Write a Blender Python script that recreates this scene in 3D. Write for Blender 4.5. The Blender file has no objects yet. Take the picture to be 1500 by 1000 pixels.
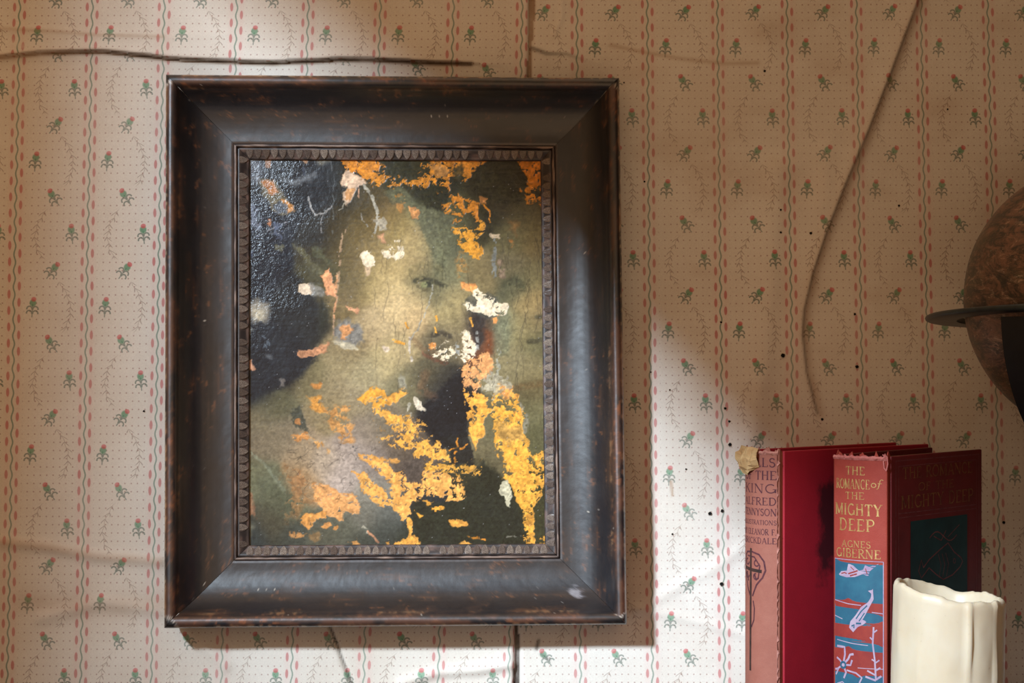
import bpy, math, random
import numpy as np
from mathutils import Vector, Matrix

# ------------------------------------------------------------------ camera, light, exposure
SC = bpy.context.scene
COL = SC.collection
F = 3000.0            # focal length in pixels of a 1500 x 1000 frame
D = 1.67              # camera to wall
LEAN = math.radians(4.3)   # the old wall leans back at the top
CA, SA = math.cos(LEAN), math.sin(LEAN)

cam_d = bpy.data.cameras.new('camera'); cam = bpy.data.objects.new('camera', cam_d); COL.objects.link(cam)
cam_d.sensor_width = 36.0; cam_d.lens = F / 1500.0 * 36.0; cam_d.clip_start = 0.01
cam.location = (0, -D, 0); cam.rotation_euler = (math.pi / 2, 0, 0)
SC.camera = cam

SC.view_settings.view_transform = 'Standard'; SC.view_settings.look = 'None'
SC.view_settings.gamma = 1.0; SC.view_settings.use_curve_mapping = False
SC.view_settings.exposure = 0.0

w = bpy.data.worlds.new('room_ambience'); SC.world = w; w.use_nodes = True
w.node_tree.nodes['Background'].inputs[0].default_value = (1.0, 0.655, 0.385, 1)
w.node_tree.nodes['Background'].inputs[1].default_value = 0.72

KEY_DIR = Vector((-0.66, -1.0, 0.56))        # from the wall towards the window
key_d = bpy.data.lights.new('window_daylight', 'AREA'); key = bpy.data.objects.new('window_daylight', key_d); COL.objects.link(key)
key_d.shape = 'DISK'; key_d.size = 0.25; key_d.energy = 205; key_d.color = (0.70, 0.85, 1.0)
key_t = Vector((0.08, 0.0, -0.08)); key.location = key_t + KEY_DIR * 2.6
key.rotation_euler = (key_t - key.location).to_track_quat('-Z', 'Y').to_euler()

rnd = random.Random(7)

# ------------------------------------------------------------------ pixel helpers
def wall_st(px, py, h=0.0):
    """wall coordinates (s right, t up) of the point, h in front of the wall, seen at a pixel"""
    dx = (np.asarray(px, float) - 750.0) / F; dz = (500.0 - np.asarray(py, float)) / F
    t = (dz * (D - h * CA) - h * SA) / (CA - dz * SA)
    dep = D + t * SA - h * CA
    return dx * dep, t
def wall_world(s, t, h):
    return Vector((s, t * SA - h * CA, t * CA + h * SA))
def at(px, py, dep):
    return Vector(((px - 750.0) * dep / F, dep - D, (500.0 - py) * dep / F))

# ------------------------------------------------------------------ numpy noise
_rng = np.random.default_rng(11)
_TAB = [_rng.random((64, 64)).astype(np.float32) for _ in range(12)]
def vn(x, y, seed=0):
    g = _TAB[seed % 12]
    x = np.asarray(x, np.float32) + seed * 7.31; y = np.asarray(y, np.float32) + seed * 3.17
    xi = np.floor(x).astype(int); yi = np.floor(y).astype(int)
    fx = x - xi; fy = y - yi
    fx = fx * fx * (3 - 2 * fx); fy = fy * fy * (3 - 2 * fy)
    x0 = xi & 63; x1 = (xi + 1) & 63; y0 = yi & 63; y1 = (yi + 1) & 63
    return (g[y0, x0] * (1 - fx) + g[y0, x1] * fx) * (1 - fy) + (g[y1, x0] * (1 - fx) + g[y1, x1] * fx) * fy
def fbm(x, y, seed=0, octv=4):
    s = 0; a = 0.5; n = 0; f = 1.0
    for o in range(octv):
        s = s + a * vn(x * f, y * f, seed + o); n += a; a *= 0.5; f *= 2.03
    return s / n
def sstep(a, b, x):
    t = np.clip((x - a) / (b - a), 0, 1); return t * t * (3 - 2 * t)
def lin(c):
    c = np.asarray(c, float)
    return np.where(c <= 0.04045, c / 12.92, ((c + 0.055) / 1.055) ** 2.4)
def rgb(r, g, b, k=1.0):
    l = lin(np.array([r, g, b]) / 255.0) * k
    return (float(l[0]), float(l[1]), float(l[2]), 1.0)

# ------------------------------------------------------------------ node DSL
NT = None
class E:
    def __init__(s, sock): s.s = sock
    def _m(s, op, *o, rev=False):
        n = NT.nodes.new('ShaderNodeMath'); n.operation = op
        args = [s] + list(o)
        if rev: args = args[::-1]
        for i, a in enumerate(args):
            if isinstance(a, E): NT.links.new(a.s, n.inputs[i])
            else: n.inputs[i].default_value = float(a)
        return E(n.outputs[0])
    def __add__(s, o): return s._m('ADD', o)
    __radd__ = __add__
    def __sub__(s, o): return s._m('SUBTRACT', o)
    def __rsub__(s, o): return s._m('SUBTRACT', o, rev=True)
    def __mul__(s, o): return s._m('MULTIPLY', o)
    __rmul__ = __mul__
    def __truediv__(s, o): return s._m('DIVIDE', o)
    def abs(s): return s._m('ABSOLUTE')
    def fract(s): return s._m('FRACT')
    def floor(s): return s._m('FLOOR')
    def sin(s): return s._m('SINE')
    def cos(s): return s._m('COSINE')
    def sqrt(s): return s._m('SQRT')
    def min(s, o): return s._m('MINIMUM', o)
    def max(s, o): return s._m('MAXIMUM', o)
    def lt(s, o): return s._m('LESS_THAN', o)
    def gt(s, o): return s._m('GREATER_THAN', o)
    def mod(s, o): return s._m('FLOORED_MODULO', o)
    def clamp(s):
        r = s._m('ADD', 0.0); r.s.node.use_clamp = True; return r
    def inside(s, r, w=0.5): return ((r - s) * (0.5 / w) + 0.5).clamp()      # 1 where s < r
def tree(name):
    global NT
    m = bpy.data.materials.new(name); m.use_nodes = True; NT = m.node_tree
    return m, NT.nodes['Principled BSDF']
def node(t, **kw):
    n = NT.nodes.new(t)
    for k, v in kw.items(): setattr(n, k, v)
    return n
def link(a, b):
    NT.links.new(a.s if isinstance(a, E) else a, b)
def noise(scale, detail=4, rough=0.55, vec=None, dist=0.0):
    n = node('ShaderNodeTexNoise'); n.inputs['Scale'].default_value = scale
    n.inputs['Detail'].default_value = detail; n.inputs['Roughness'].default_value = rough
    n.inputs['Distortion'].default_value = dist
    if vec is None:
        vec = node('ShaderNodeTexCoord').outputs['Object']
    link(vec, n.inputs['Vector'])
    return E(n.outputs[0])
def mapping(scale, loc=(0, 0, 0), rot=(0, 0, 0)):
    mp = node('ShaderNodeMapping'); mp.inputs['Scale'].default_value = scale; mp.inputs['Location'].default_value = loc
    mp.inputs['Rotation'].default_value = rot
    link(node('ShaderNodeTexCoord').outputs['Object'], mp.inputs['Vector']); return mp.outputs[0]
def mix(fac, a, b):
    n = node('ShaderNodeMix', data_type='RGBA')
    if isinstance(fac, E): link(fac, n.inputs[0])
    else: n.inputs[0].default_value = fac
    for sock, v in ((n.inputs[6], a), (n.inputs[7], b)):
        if isinstance(v, tuple): sock.default_value = v
        else: link(v, sock)
    return n.outputs[2]
def ramp(x, lo, hi):
    return ((x - lo) * (1.0 / (hi - lo))).clamp()
def bump(bs, h, strength=0.3, dist=0.001):
    b = node('ShaderNodeBump'); b.inputs['Strength'].default_value = strength; b.inputs['Distance'].default_value = dist
    link(h, b.inputs['Height']); link(b.outputs[0], bs.inputs['Normal'])
def attr(name):
    return node('ShaderNodeAttribute', attribute_name=name)
def simple(name, col, rough=0.6, col2=None, scale=40, spec=0.4, metal=0.0, bumpk=0.15, stretch=(1, 1, 1)):
    m, b = tree(name)
    n = noise(scale, 5, 0.6, mapping(stretch))
    if col2 is None: col2 = tuple(c * 0.7 for c in col[:3]) + (1,)
    link(mix(ramp(n, 0.35, 0.65), col, col2), b.inputs['Base Color'])
    b.inputs['Roughness'].default_value = rough; b.inputs['Specular IOR Level'].default_value = spec
    b.inputs['Metallic'].default_value = metal
    if bumpk: bump(b, n, bumpk, 0.0006)
    return m

# ------------------------------------------------------------------ mesh helpers
def mk(name, verts, faces, mat, parent=None, smooth=True, kind=None):
    me = bpy.data.meshes.new(name)
    me.from_pydata([tuple(v) for v in verts], [], faces); me.update()
    if smooth: me.polygons.foreach_set('use_smooth', [True] * len(me.polygons))
    if mat: me.materials.append(mat)
    o = bpy.data.objects.new(name, me); COL.objects.link(o); o.parent = parent
    if kind: o['kind'] = kind
    return o
def grid_mesh(name, P, mat, parent=None, flip=False, closed_u=False):
    """P: array (rows, cols, 3) -> quad grid built with numpy"""
    r, c = P.shape[:2]
    me = bpy.data.meshes.new(name)
    me.vertices.add(r * c); me.vertices.foreach_set('co', P.reshape(-1).astype(np.float32))
    idx = np.arange(r * c).reshape(r, c)
    if closed_u: idx = np.concatenate([idx, idx[:, :1]], 1)
    q = np.stack([idx[:-1, :-1], idx[:-1, 1:], idx[1:, 1:], idx[1:, :-1]], -1).reshape(-1, 4)
    if flip: q = q[:, ::-1]
    n = len(q)
    me.loops.add(n * 4); me.loops.foreach_set('vertex_index', q.reshape(-1).astype(np.int32))
    me.polygons.add(n); me.polygons.foreach_set('loop_start', np.arange(n, dtype=np.int32) * 4)
    me.update(calc_edges=True); me.validate()
    me.polygons.foreach_set('use_smooth', np.ones(n, bool))
    if mat: me.materials.append(mat)
    o = bpy.data.objects.new(name, me); COL.objects.link(o); o.parent = parent
    return o
def set_col(o, name, rgbarr):
    me = o.data; a = me.color_attributes.new(name, 'FLOAT_COLOR', 'POINT')
    v = np.ones((len(me.vertices), 4), np.float32); v[:, :3] = rgbarr.reshape(-1, 3)
    a.data.foreach_set('color', v.reshape(-1))
def set_vec2(o, name, uv):
    me = o.data; a = me.attributes.new(name, 'FLOAT_VECTOR', 'POINT')
    v = np.zeros((len(me.vertices), 3), np.float32); v[:, :2] = uv.reshape(-1, 2)
    a.data.foreach_set('vector', v.reshape(-1))
def empty(name, loc=(0, 0, 0), rot=(0, 0, 0), label=None, cat=None, group=None):
    o = bpy.data.objects.new(name, None); COL.objects.link(o); o.location = loc; o.rotation_euler = rot
    o.empty_display_size = 0.02
    if label: o['label'] = label
    if cat: o['category'] = cat
    if group: o['group'] = group
    return o
def box(name, x0, x1, y0, y1, z0, z1, mat, parent=None, bev=0.0, seg=2, kind=None):
    import bmesh
    bm = bmesh.new(); bmesh.ops.create_cube(bm, size=1.0)
    for v in bm.verts:
        v.co = Vector((x0 + (v.co.x + .5) * (x1 - x0), y0 + (v.co.y + .5) * (y1 - y0), z0 + (v.co.z + .5) * (z1 - z0)))
    if bev: bmesh.ops.bevel(bm, geom=list(bm.edges), offset=bev, segments=seg, affect='EDGES', profile=0.5)
    me = bpy.data.meshes.new(name); bm.to_mesh(me); bm.free(); me.materials.append(mat)
    o = bpy.data.objects.new(name, me); COL.objects.link(o); o.parent = parent
    if kind: o['kind'] = kind
    return o
def polyline_interp(pts, x):
    p = np.array(pts, float); return np.interp(x, p[:, 0], p[:, 1])
def seg_dist(X, Y, pts):
    """distance of every point to a polyline, and the 0..1 position along it"""
    best = np.full(X.shape, 1e9, np.float32); pos = np.zeros(X.shape, np.float32)
    n = len(pts) - 1
    for i in range(n):
        ax, ay = pts[i]; bx, by = pts[i + 1]
        dx, dy = bx - ax, by - ay; L2 = dx * dx + dy * dy + 1e-9
        t = np.clip(((X - ax) * dx + (Y - ay) * dy) / L2, 0, 1)
        d = np.hypot(X - ax - t * dx, Y - ay - t * dy)
        m = d < best; best = np.where(m, d, best); pos = np.where(m, (i + t) / n, pos)
    return best, pos

# ------------------------------------------------------------------ wallpaper material
def wallpaper():
    m, b = tree('faded_rosebud_wallpaper')
    sep = node('ShaderNodeSeparateXYZ'); link(attr('paper').outputs['Vector'], sep.inputs[0])
    u = E(sep.outputs[0]); v = E(sep.outputs[1])
    wob = noise(60, 2, 0.5)
    u = u + (wob - 0.5) * 0.012
    PW, PH = 104.0, 210.0
    TAU = 2 * math.pi
    xs = ((u + 0.5).fract() - 0.5) * PW                     # about the stripe
    line = (xs - (v * (9 * TAU)).sin() * 1.25).abs().inside(1.05, 0.6)
    def dash(cx, ph):
        dx = (xs - cx).abs(); dy = ((v * 9 + ph).fract() - 0.5).abs() * (PH / 9)
        ey = dy * (1 / 6.4); ex = dx * (1 / 2.15)
        return (ex * ex * 0.9 + ey * ey).sqrt().inside(1.0, 0.16)
    dsh = dash(-7.2, 0.3).max(dash(7.2, 0.8))
    halo = ((xs.abs() - 7.2).abs()).inside(4.0, 3.0)
    uf = u.fract(); gx = uf * PW
    dgx = ((gx * (1 / 9.2)).fract() - 0.5) * 9.2; dgy = ((v * 18).fract() - 0.5) * (PH / 18)
    dots = (dgx * dgx + dgy * dgy).sqrt().inside(0.95, 0.6) * (gx - 52).abs().inside(38, .5)
    # rosebuds: four rows per repeat, each with its own place and lean
    r4 = v * 4 + 0.5
    k = r4.floor().mod(4.0)
    is0 = k.lt(0.5); is1 = k.gt(0.5) * k.lt(1.5); is2 = k.gt(1.5) * k.lt(2.5); is3 = k.gt(2.5)
    uc = is0 * 0.255 + is1 * 0.52 + is2 * 0.775 + is3 * 0.52
    ang = is0 * 0.06 + is1 * (-0.62) + is2 * (-0.12) + is3 * 0.62
    lx = (uf - uc) * PW; ly = (r4.fract() - 0.5) * (-PH / 4)
    ca, sa = ang.cos(), ang.sin()
    fx = lx * ca - ly * sa; fy = lx * sa + ly * ca
    def ell(cx, cy, rx, ry):
        a = (fx - cx) * (1 / rx); c = (fy - cy) * (1 / ry)
        return (a * a + c * c).sqrt().inside(1.0, 0.18)
    bulb = ell(0.2, 6.2, 4.9, 5.2); tip = ell(1.0, 11.4, 3.7, 3.3)
    stem = fx.abs().inside(0.75, 0.5) * (fy + 5.0).abs().inside(9.5, 0.5)
    ax = fx.abs() - 4.3
    def leaf(y0):
        c = fy + y0
        return ((ax * ax + c * c).sqrt() - 3.7).abs().inside(1.05, 0.5) * c.gt(-1.0)
    leaves = leaf(2.6).max(leaf(8.6))
    # trailing sprig
    uv_ = ((v - 0.02) * TAU).cos() * 0.25 + 0.525
    dx = ((uf - uv_) * PW + (v * (12 * TAU)).sin() * 1.0).abs()
    fr = (v * 23).fract() * (PH / 23)
    chev = (fr - dx * 1.1).abs().inside(0.75, 0.6) * dx.inside(5.2, 0.8)
    chev = chev.max(dx.inside(0.45, 0.5) * 0.7)
    nearfl = (is1 + is3) * ly.abs().inside(17, 2)
    chev = chev * (1 - nearfl)
    fade = ramp(noise(9, 3), 0.25, 0.75) * 0.35 + 0.65       # print worn unevenly
    # paper ground
    st = ramp(noise(3.2, 6, 0.6), 0.38, 0.75); st2 = ramp(noise(14, 5, 0.65), 0.4, 0.8)
    col = mix(st * 0.4, rgb(243, 236, 224), rgb(216, 194, 166))
    col = mix(st2 * 0.22, col, rgb(190, 160, 130))
    grain = noise(900, 2, 0.7)
    col = mix(ramp(grain, .3, .75) * 0.13, col, rgb(120, 90, 75))
    col = mix(halo * 0.10, col, rgb(232, 150, 150))
    col = mix(dots * fade * 0.75, col, rgb(150, 85, 65))
    col = mix(chev * fade * 0.68, col, rgb(130, 90, 66))
    col = mix(dsh * fade * 0.78, col, rgb(198, 92, 94))
    col = mix(line * fade * 0.85, col, rgb(92, 128, 108))
    col = mix(stem.max(leaves) * fade * 0.8, col, rgb(84, 106, 92))
    col = mix(bulb * fade * 0.9, col, rgb(88, 150, 112))
    col = mix(tip * fade * 0.85, col, rgb(214, 92, 98))
    dirt_and_shade = attr('dirt_and_shade').outputs['Color']
    ds = node('ShaderNodeSeparateColor'); link(dirt_and_shade, ds.inputs[0])
    brk = ramp(noise(55, 4, 0.6), 0.2, 0.6) * 0.4 + 0.6
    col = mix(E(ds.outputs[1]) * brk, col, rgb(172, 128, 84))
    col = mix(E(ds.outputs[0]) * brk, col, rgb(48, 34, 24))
    col = mix(E(ds.outputs[2]), col, rgb(236, 226, 214))
    link(col, b.inputs['Base Color'])
    b.inputs['Roughness'].default_value = 0.72; b.inputs['Specular IOR Level'].default_value = 0.25
    bump(b, noise(160, 5, 0.6) + grain * 0.4, 0.25, 0.0008)
    return m

# ------------------------------------------------------------------ wall_back
PXL = np.concatenate([[-1900, -1200, -700, -380, -200, -120], np.arange(-80, 1581, 2.5), [1620, 1720, 1900, 2200, 2700, 3400]])
PYL = np.concatenate([[-2200, -1400, -800, -400, -200, -120], np.arange(-80, 1081, 2.5), [1120, 1200, 1400, 1800, 2500, 3400]])
GX, GY = np.meshgrid(PXL, PYL)
S_, T_ = wall_st(GX, GY)
TEAR = [(-80, 92), (0, 83), (60, 77), (150, 75.5), (250, 86), (330, 90), (400, 92), (500, 87), (560, 88), (640, 92), (690, 93), (720, 96)]
FOLD = [(1352, -20), (1335, 25), (1305, 105), (1270, 195), (1240, 265), (1212, 335), (1190, 400), (1177, 455), (1175, 490), (1181, 545), (1197, 605)]
def wall_h(X, Y):
    """relief of the loose paper, metres in front of the wall plane"""
    h = (fbm(X / 260, Y / 300, 1, 3) - 0.5) * 0.006 + (fbm(X / 70, Y / 90, 4, 3) - 0.5) * 0.0012
    # long slit at the top left: the paper above it hangs over
    yt = polyline_interp(TEAR, X) + (vn(X / 40, X * 0, 5) - 0.5) * 2
    a = sstep(760, 560, X) * sstep(-400, -80, X)
    up = yt - Y
    h += a * np.where(up > 0, 0.005 * np.exp(-np.clip(up, 0, None) / 34.0), -0.0012 * np.exp(-np.clip(-up, 0, None) / 30.0))
    d, p = seg_dist(X, Y, [(-80, 42), (0, 42), (80, 47), (150, 53), (240, 55), (330, 52)])
    h += 0.0016 * np.exp(-(d / 7.0) ** 2) * (1 - p * .7)
    # long fold at the right
    fy = np.array(FOLD); xf = np.interp(Y, fy[:, 1], fy[:, 0])
    left = xf - X
    amp = np.interp(Y, [-80, 0, 120, 300, 420, 480, 560, 620], [5.0, 5.0, 5.4, 5.8, 5.4, 4.4, 2.4, 0.0]) * 0.001
    h += amp * np.where(left > 0, np.exp(-np.clip(left, 0, None) / 42.0), np.exp(-(np.clip(-left, 0, None) / 5.0)))
    # bulging paper between fold and frame
    d, p = seg_dist(X, Y, [(1140, 250), (1128, 400), (1118, 520), (1100, 640)])
    h += 0.0035 * np.exp(-(d / 20.0) ** 2)
    d, p = seg_dist(X, Y, [(1095, 10), (1150, 120), (1215, 200), (1205, 300)])
    h += 0.0018 * np.exp(-(d / 14.0) ** 2)
    # seam between two lengths of paper
    xs = 775 - 0.0225 * Y; dl = xs - X
    h += 0.0022 * np.where(dl > 0, np.exp(-np.clip(dl, 0, None) / 22), 0)
    gap = np.interp(Y, [-80, 0, 70, 110, 900, 930, 1000], [4.5, 4.5, 3.0, 2.2, 2.0, 3.0, 4.6])
    h -= 0.003 * np.exp(-np.clip(np.abs(X - xs - gap) - gap, 0, None) / 1.5)
    # small tears and creases
    d, p = seg_dist(X, Y, [(778, 70), (800, 78), (830, 79), (850, 86), (905, 103)])
    h += (1 - p) * 0.0024 * np.where(Y < polyline_interp([(778, 70), (800, 78), (830, 79), (850, 86), (905, 103)], X), np.exp(-d / 10), 0) * (X > 776) * (X < 906)
    d, p = seg_dist(X, Y, [(823, -80), (823, 25), (812, 50)]); h += 0.0012 * np.exp(-(d / 4) ** 2)
    d, p = seg_dist(X, Y, [(483, 918), (492, 940), (505, 975), (522, 1020)]); h -= 0.0025 * np.exp(-(d / 3) ** 2)
    d, p = seg_dist(X, Y, [(590, 1000), (640, 985), (700, 981), (748, 973)]); h += 0.003 * np.exp(-(d / 8) ** 2)
    d, p = seg_dist(X, Y, [(-40, 790), (60, 800), (140, 815), (235, 822)]); h += 0.0022 * np.exp(-(d / 9) ** 2)
    d, p = seg_dist(X, Y, [(60, 905), (150, 882), (240, 895), (330, 975)]); h += 0.0018 * np.exp(-(d / 10) ** 2)
    d, p = seg_dist(X, Y, [(1090, 800), (1050, 830), (1000, 855), (940, 892)]); h += 0.0010 * np.exp(-(d / 9) ** 2)
    d, p = seg_dist(X, Y, [(930, 890), (1000, 905), (1095, 930)]); h += 0.0012 * np.exp(-(d / 8) ** 2)
    # flat behind the picture
    inside = sstep(255, 300, X) * sstep(900, 850, X) * sstep(125, 170, Y) * sstep(905, 860, Y)
    return h * (1 - inside) - inside * 0.002
Hh = wall_h(GX, GY)
UVP = np.zeros(GX.shape + (2,), np.float32)
kL = np.array([28.8, 135.6, 241, 347, 452, 557.6, 664.4, 765.0]); kR = np.array([845, 948, 1051, 1152.5, 1254, 1349, 1447.0])
def interp_ext(x, xp, fp):
    y = np.interp(x, xp, fp)
    y = np.where(x < xp[0], fp[0] + (x - xp[0]) * (fp[1] - fp[0]) / (xp[1] - xp[0]), y)
    return np.where(x > xp[-1], fp[-1] + (x - xp[-1]) * (fp[-1] - fp[-2]) / (xp[-1] - xp[-2]), y)
sL = wall_st(kL, 0.0)[0]; sR = wall_st(kR, 0.0)[0]
slant = 20.0 * np.clip(GY / 1000.0, -.2, 1.3) * sstep(0, 560, GX) * D / F
uL = interp_ext(S_ + slant, sL, np.arange(8.0)); uR = interp_ext(S_ - 3.0 * GY / 1000 * D / F, sR, np.arange(8.0, 15.0))
PYP = 500.0 - T_ * F / D
seamx = 775 - 0.0225 * GY
yt = polyline_interp(TEAR, GX)
tb = sstep(-0.5, 0.5, (GY - yt) / 2.6)
vLa = (PYP - 46) / 215.7; vLb = (PYP - 234) / 215.7 + 1
amount = sstep(700, 430, GX)
below = np.clip(tb, 0, 1) * amount + (1 - amount) * sstep(95, 700, GY)
vL = vLa * (1 - below) + vLb * below
vR = (PYP - 64) / 210.7
UVP[..., 0] = np.where(GX < seamx, uL, uR); UVP[..., 1] = np.where(GX < seamx, vL, vR)
# dirt: r dark lines, shade painted under the tear included, g brown water staining along creases, b scuffed bare paper
dr = np.zeros(GX.shape, np.float32); dg = dr.copy(); db = dr.copy()
def stain_shade(arr, pts, wd, a, taper=0):
    d, p = seg_dist(GX, GY, pts)
    return np.maximum(arr, a * np.exp(-(d / wd) ** 2) * (1 - taper * p))
dr = stain_shade(dr, [(x, y + 0.6) for x, y in TEAR[:-1]], 2.7, 0.97) * sstep(-60, 200, GX)  # shade below the overhanging paper, painted into the colour
dg = stain_shade(dg, [(x, y + 1.0) for x, y in TEAR[:-1]], 3.2, 0.8)
dr = stain_shade(dr, [(778, 70), (800, 78), (830, 79), (850, 86)], 3.0, 0.55, .8)
dr = stain_shade(dr, [(480, 910), (492, 940), (505, 975), (522, 1020)], 1.9, 0.95)
xsb = 775 - 0.0225 * GY
gapw = np.interp(GY, [-80, 0, 75, 110, 900, 930, 1000], [5, 5, 2.6, 2.6, 2.0, 3.0, 4.0])
inseam = ((GX > xsb - 0.5) & (GX < xsb + gapw * 2)).astype(np.float32)
dg = np.maximum(dg, inseam * 0.75 * (GY < 500)); dr = np.maximum(dr, inseam * np.where(GY > 500, 0.9, 0.25))
dr = stain_shade(dr, [(xf, yf) for xf, yf in FOLD], 1.8, 0.62)
dg = stain_shade(dg, [(xf + 4, yf) for xf, yf in FOLD], 8.0, 0.4)
dg = stain_shade(dg, [(895, 66), (950, 78), (1000, 86), (1060, 93), (1110, 92)], 3.2, 0.42)
dg = stain_shade(dg, [(0, 793), (60, 800), (140, 815), (235, 822)], 7, 0.4)
dg = stain_shade(dg, [(0, 42), (80, 47), (150, 53), (240, 55)], 3, 0.4)
dg = stain_shade(dg, [(40, 880), (150, 890), (240, 885)], 18, 0.3)
dr = stain_shade(dr, [(789, 938), (786, 950)], 2.6, 0.8); dr = stain_shade(dr, [(793, 958), (804, 966)], 2.6, 0.6)
dg = stain_shade(dg, [(983, 705), (985, 725)], 2, 0.8)
db = stain_shade(db, [(1136, 346), (1168, 345)], 1.4, 0.6); db = stain_shade(db, [(1088, 72), (1090, 66)], 3, 0.5); db = stain_shade(db, [(160, 25), (170, 32)], 3, 0.4)
db = stain_shade(db, [(18, 62), (38, 70)], 4, 0.4)
dgs = np.clip(fbm(GX / 90, GY / 60, 8, 4) - 0.55, 0, 1) * 1.6
dg = np.clip(np.maximum(dg, dgs * 0.5 * sstep(600, 1000, GX) * sstep(900, 500, GY)), 0, 1)
P = np.stack([S_, -Hh, T_], -1)
PAPER = wallpaper()
wall = grid_mesh('wall_back', P, PAPER, flip=True)
wall.rotation_euler = (-LEAN, 0, 0); wall['kind'] = 'structure'
wall['label'] = 'wall with faded rosebud striped wallpaper, loose and torn'
set_vec2(wall, 'paper', UVP); set_col(wall, 'dirt_and_shade', np.stack([dr, dg, db], -1))

# nail holes: little torn craters in the paper
HOLE = simple('dark_hole', rgb(16, 13, 12), 0.9); TORN = simple('torn_paper_edge', rgb(225, 210, 192), 0.85)
def hole_mesh():
    n = 9; r = random.Random(3); vs = []; fs = []
    for ring, (rad, h) in enumerate(((1.0, 0.0), (0.72, 0.45), (0.5, -0.1))):
        for i in range(n):
            a = 2 * math.pi * i / n; q = rad * r.uniform(.85, 1.15)
            vs.append((q * math.cos(a), -h * .6, q * math.sin(a)))
    for k in range(2):
        for i in range(n): fs.append((k * n + i, k * n + (i + 1) % n, (k + 1) * n + (i + 1) % n, (k + 1) * n + i))
    fs.append(tuple(range(2 * n, 3 * n)))
    me = bpy.data.meshes.new('nail_hole'); me.from_pydata(vs, [], fs); me.materials.append(TORN); me.materials.append(HOLE)
    me.polygons[-1].material_index = 1
    for p in list(me.polygons)[n:2 * n]: p.material_index = 1
    return me
HM = hole_mesh()
for (x, y, r) in [(1120, 104, 2.4), (944, 266, 1.8), (914, 121, 1.5), (1143, 308, 2), (1143, 341, 2.2), (1187, 342, 2.6), (1317, 301, 2.2), (1252, 460, 2.4), (1146, 521, 4.2),
                  (1255, 537, 3.4), (1056, 472, 2.2), (953, 545, 1.6), (1062, 598, 2.6), (1068, 617, 2.4), (1204, 614, 2.6), (981, 571, 1.6), (1069, 651, 3.4), (1040, 752, 3.6),
                  (1058, 748, 3.2), (1057, 855, 3.8), (985, 782, 1.8), (1470, 765, 3.0), (1005, 687, 1.8), (211, 602, 2.0), (1388, 160, 1.8)]:
    s, t = wall_st(x, y); hh = float(wall_h(np.array([float(x)]), np.array([float(y)]))[0])
    o = bpy.data.objects.new('nail_hole', HM); COL.objects.link(o); o.parent = wall
    q = r * D / F * 1.0; o.location = (float(s), -hh - 0.0003, float(t)); o.scale = (q, q, q); o.rotation_euler = (0, rnd.uniform(0, 6), 0)

# the rest of the room that shapes the light: window wall on the left, added light blockers, shelf below
PLASTER = simple('old_plaster', rgb(205, 188, 165), 0.9, scale=8)
WOODM = simple('dark_shelf_wood', rgb(74, 50, 34), 0.5, rgb(45, 30, 22), 12, stretch=(1, 12, 12))
def wall_panel(name, x, y0, y1, z0, z1, th=0.05):
    return box(name, x - th, x, y0, y1, z0, z1, PLASTER, kind='structure')
WX = -1.05
wp = [(-3.2, -2.35, -1.5, 2.3), (-1.52, 0.15, -1.5, 2.3), (-2.35, -1.52, -1.5, 0.2), (-2.35, -1.52, 1.7, 2.3)]
lw = empty('wall_left'); lw['kind'] = 'structure'
for (y0, y1, z0, z1) in wp:
    box('wall_panel', WX - .08, WX, y0, y1, z0, z1, PLASTER, lw)
# unseen slab added to cut the window light; its lower edge runs down to the right
cy = -0.80
edge = [(-0.78, 0.77), (-0.584, 0.560), (-0.438, 0.408), (-0.353, 0.315), (-0.23, 0.285), (0.62, 0.27), (0.62, 0.95), (-0.78, 0.95)]
vs = [(x, cy, z) for x, z in edge] + [(x, cy - 0.02, z) for x, z in edge]
n = len(edge)
fs = [tuple(range(n)), tuple(range(2 * n - 1, n - 1, -1))] + [(i, i + n, (i + 1) % n + n, (i + 1) % n) for i in range(n)]
mk('light_cut_slab', vs, fs, PLASTER, smooth=False, kind='structure')
SHZ = -0.285
box('shade_board_right', 0.60, 0.66, -0.9, 0.05, -1.2, 1.1, simple('dark_blocker_wood', rgb(70, 52, 38), 0.7), kind='structure')  # unseen dark board added to darken the right edge
box('trim_1', -0.75, 0.95, -0.52, 0.0, SHZ - 0.04, SHZ, WOODM, bev=0.004, kind='structure')

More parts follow.
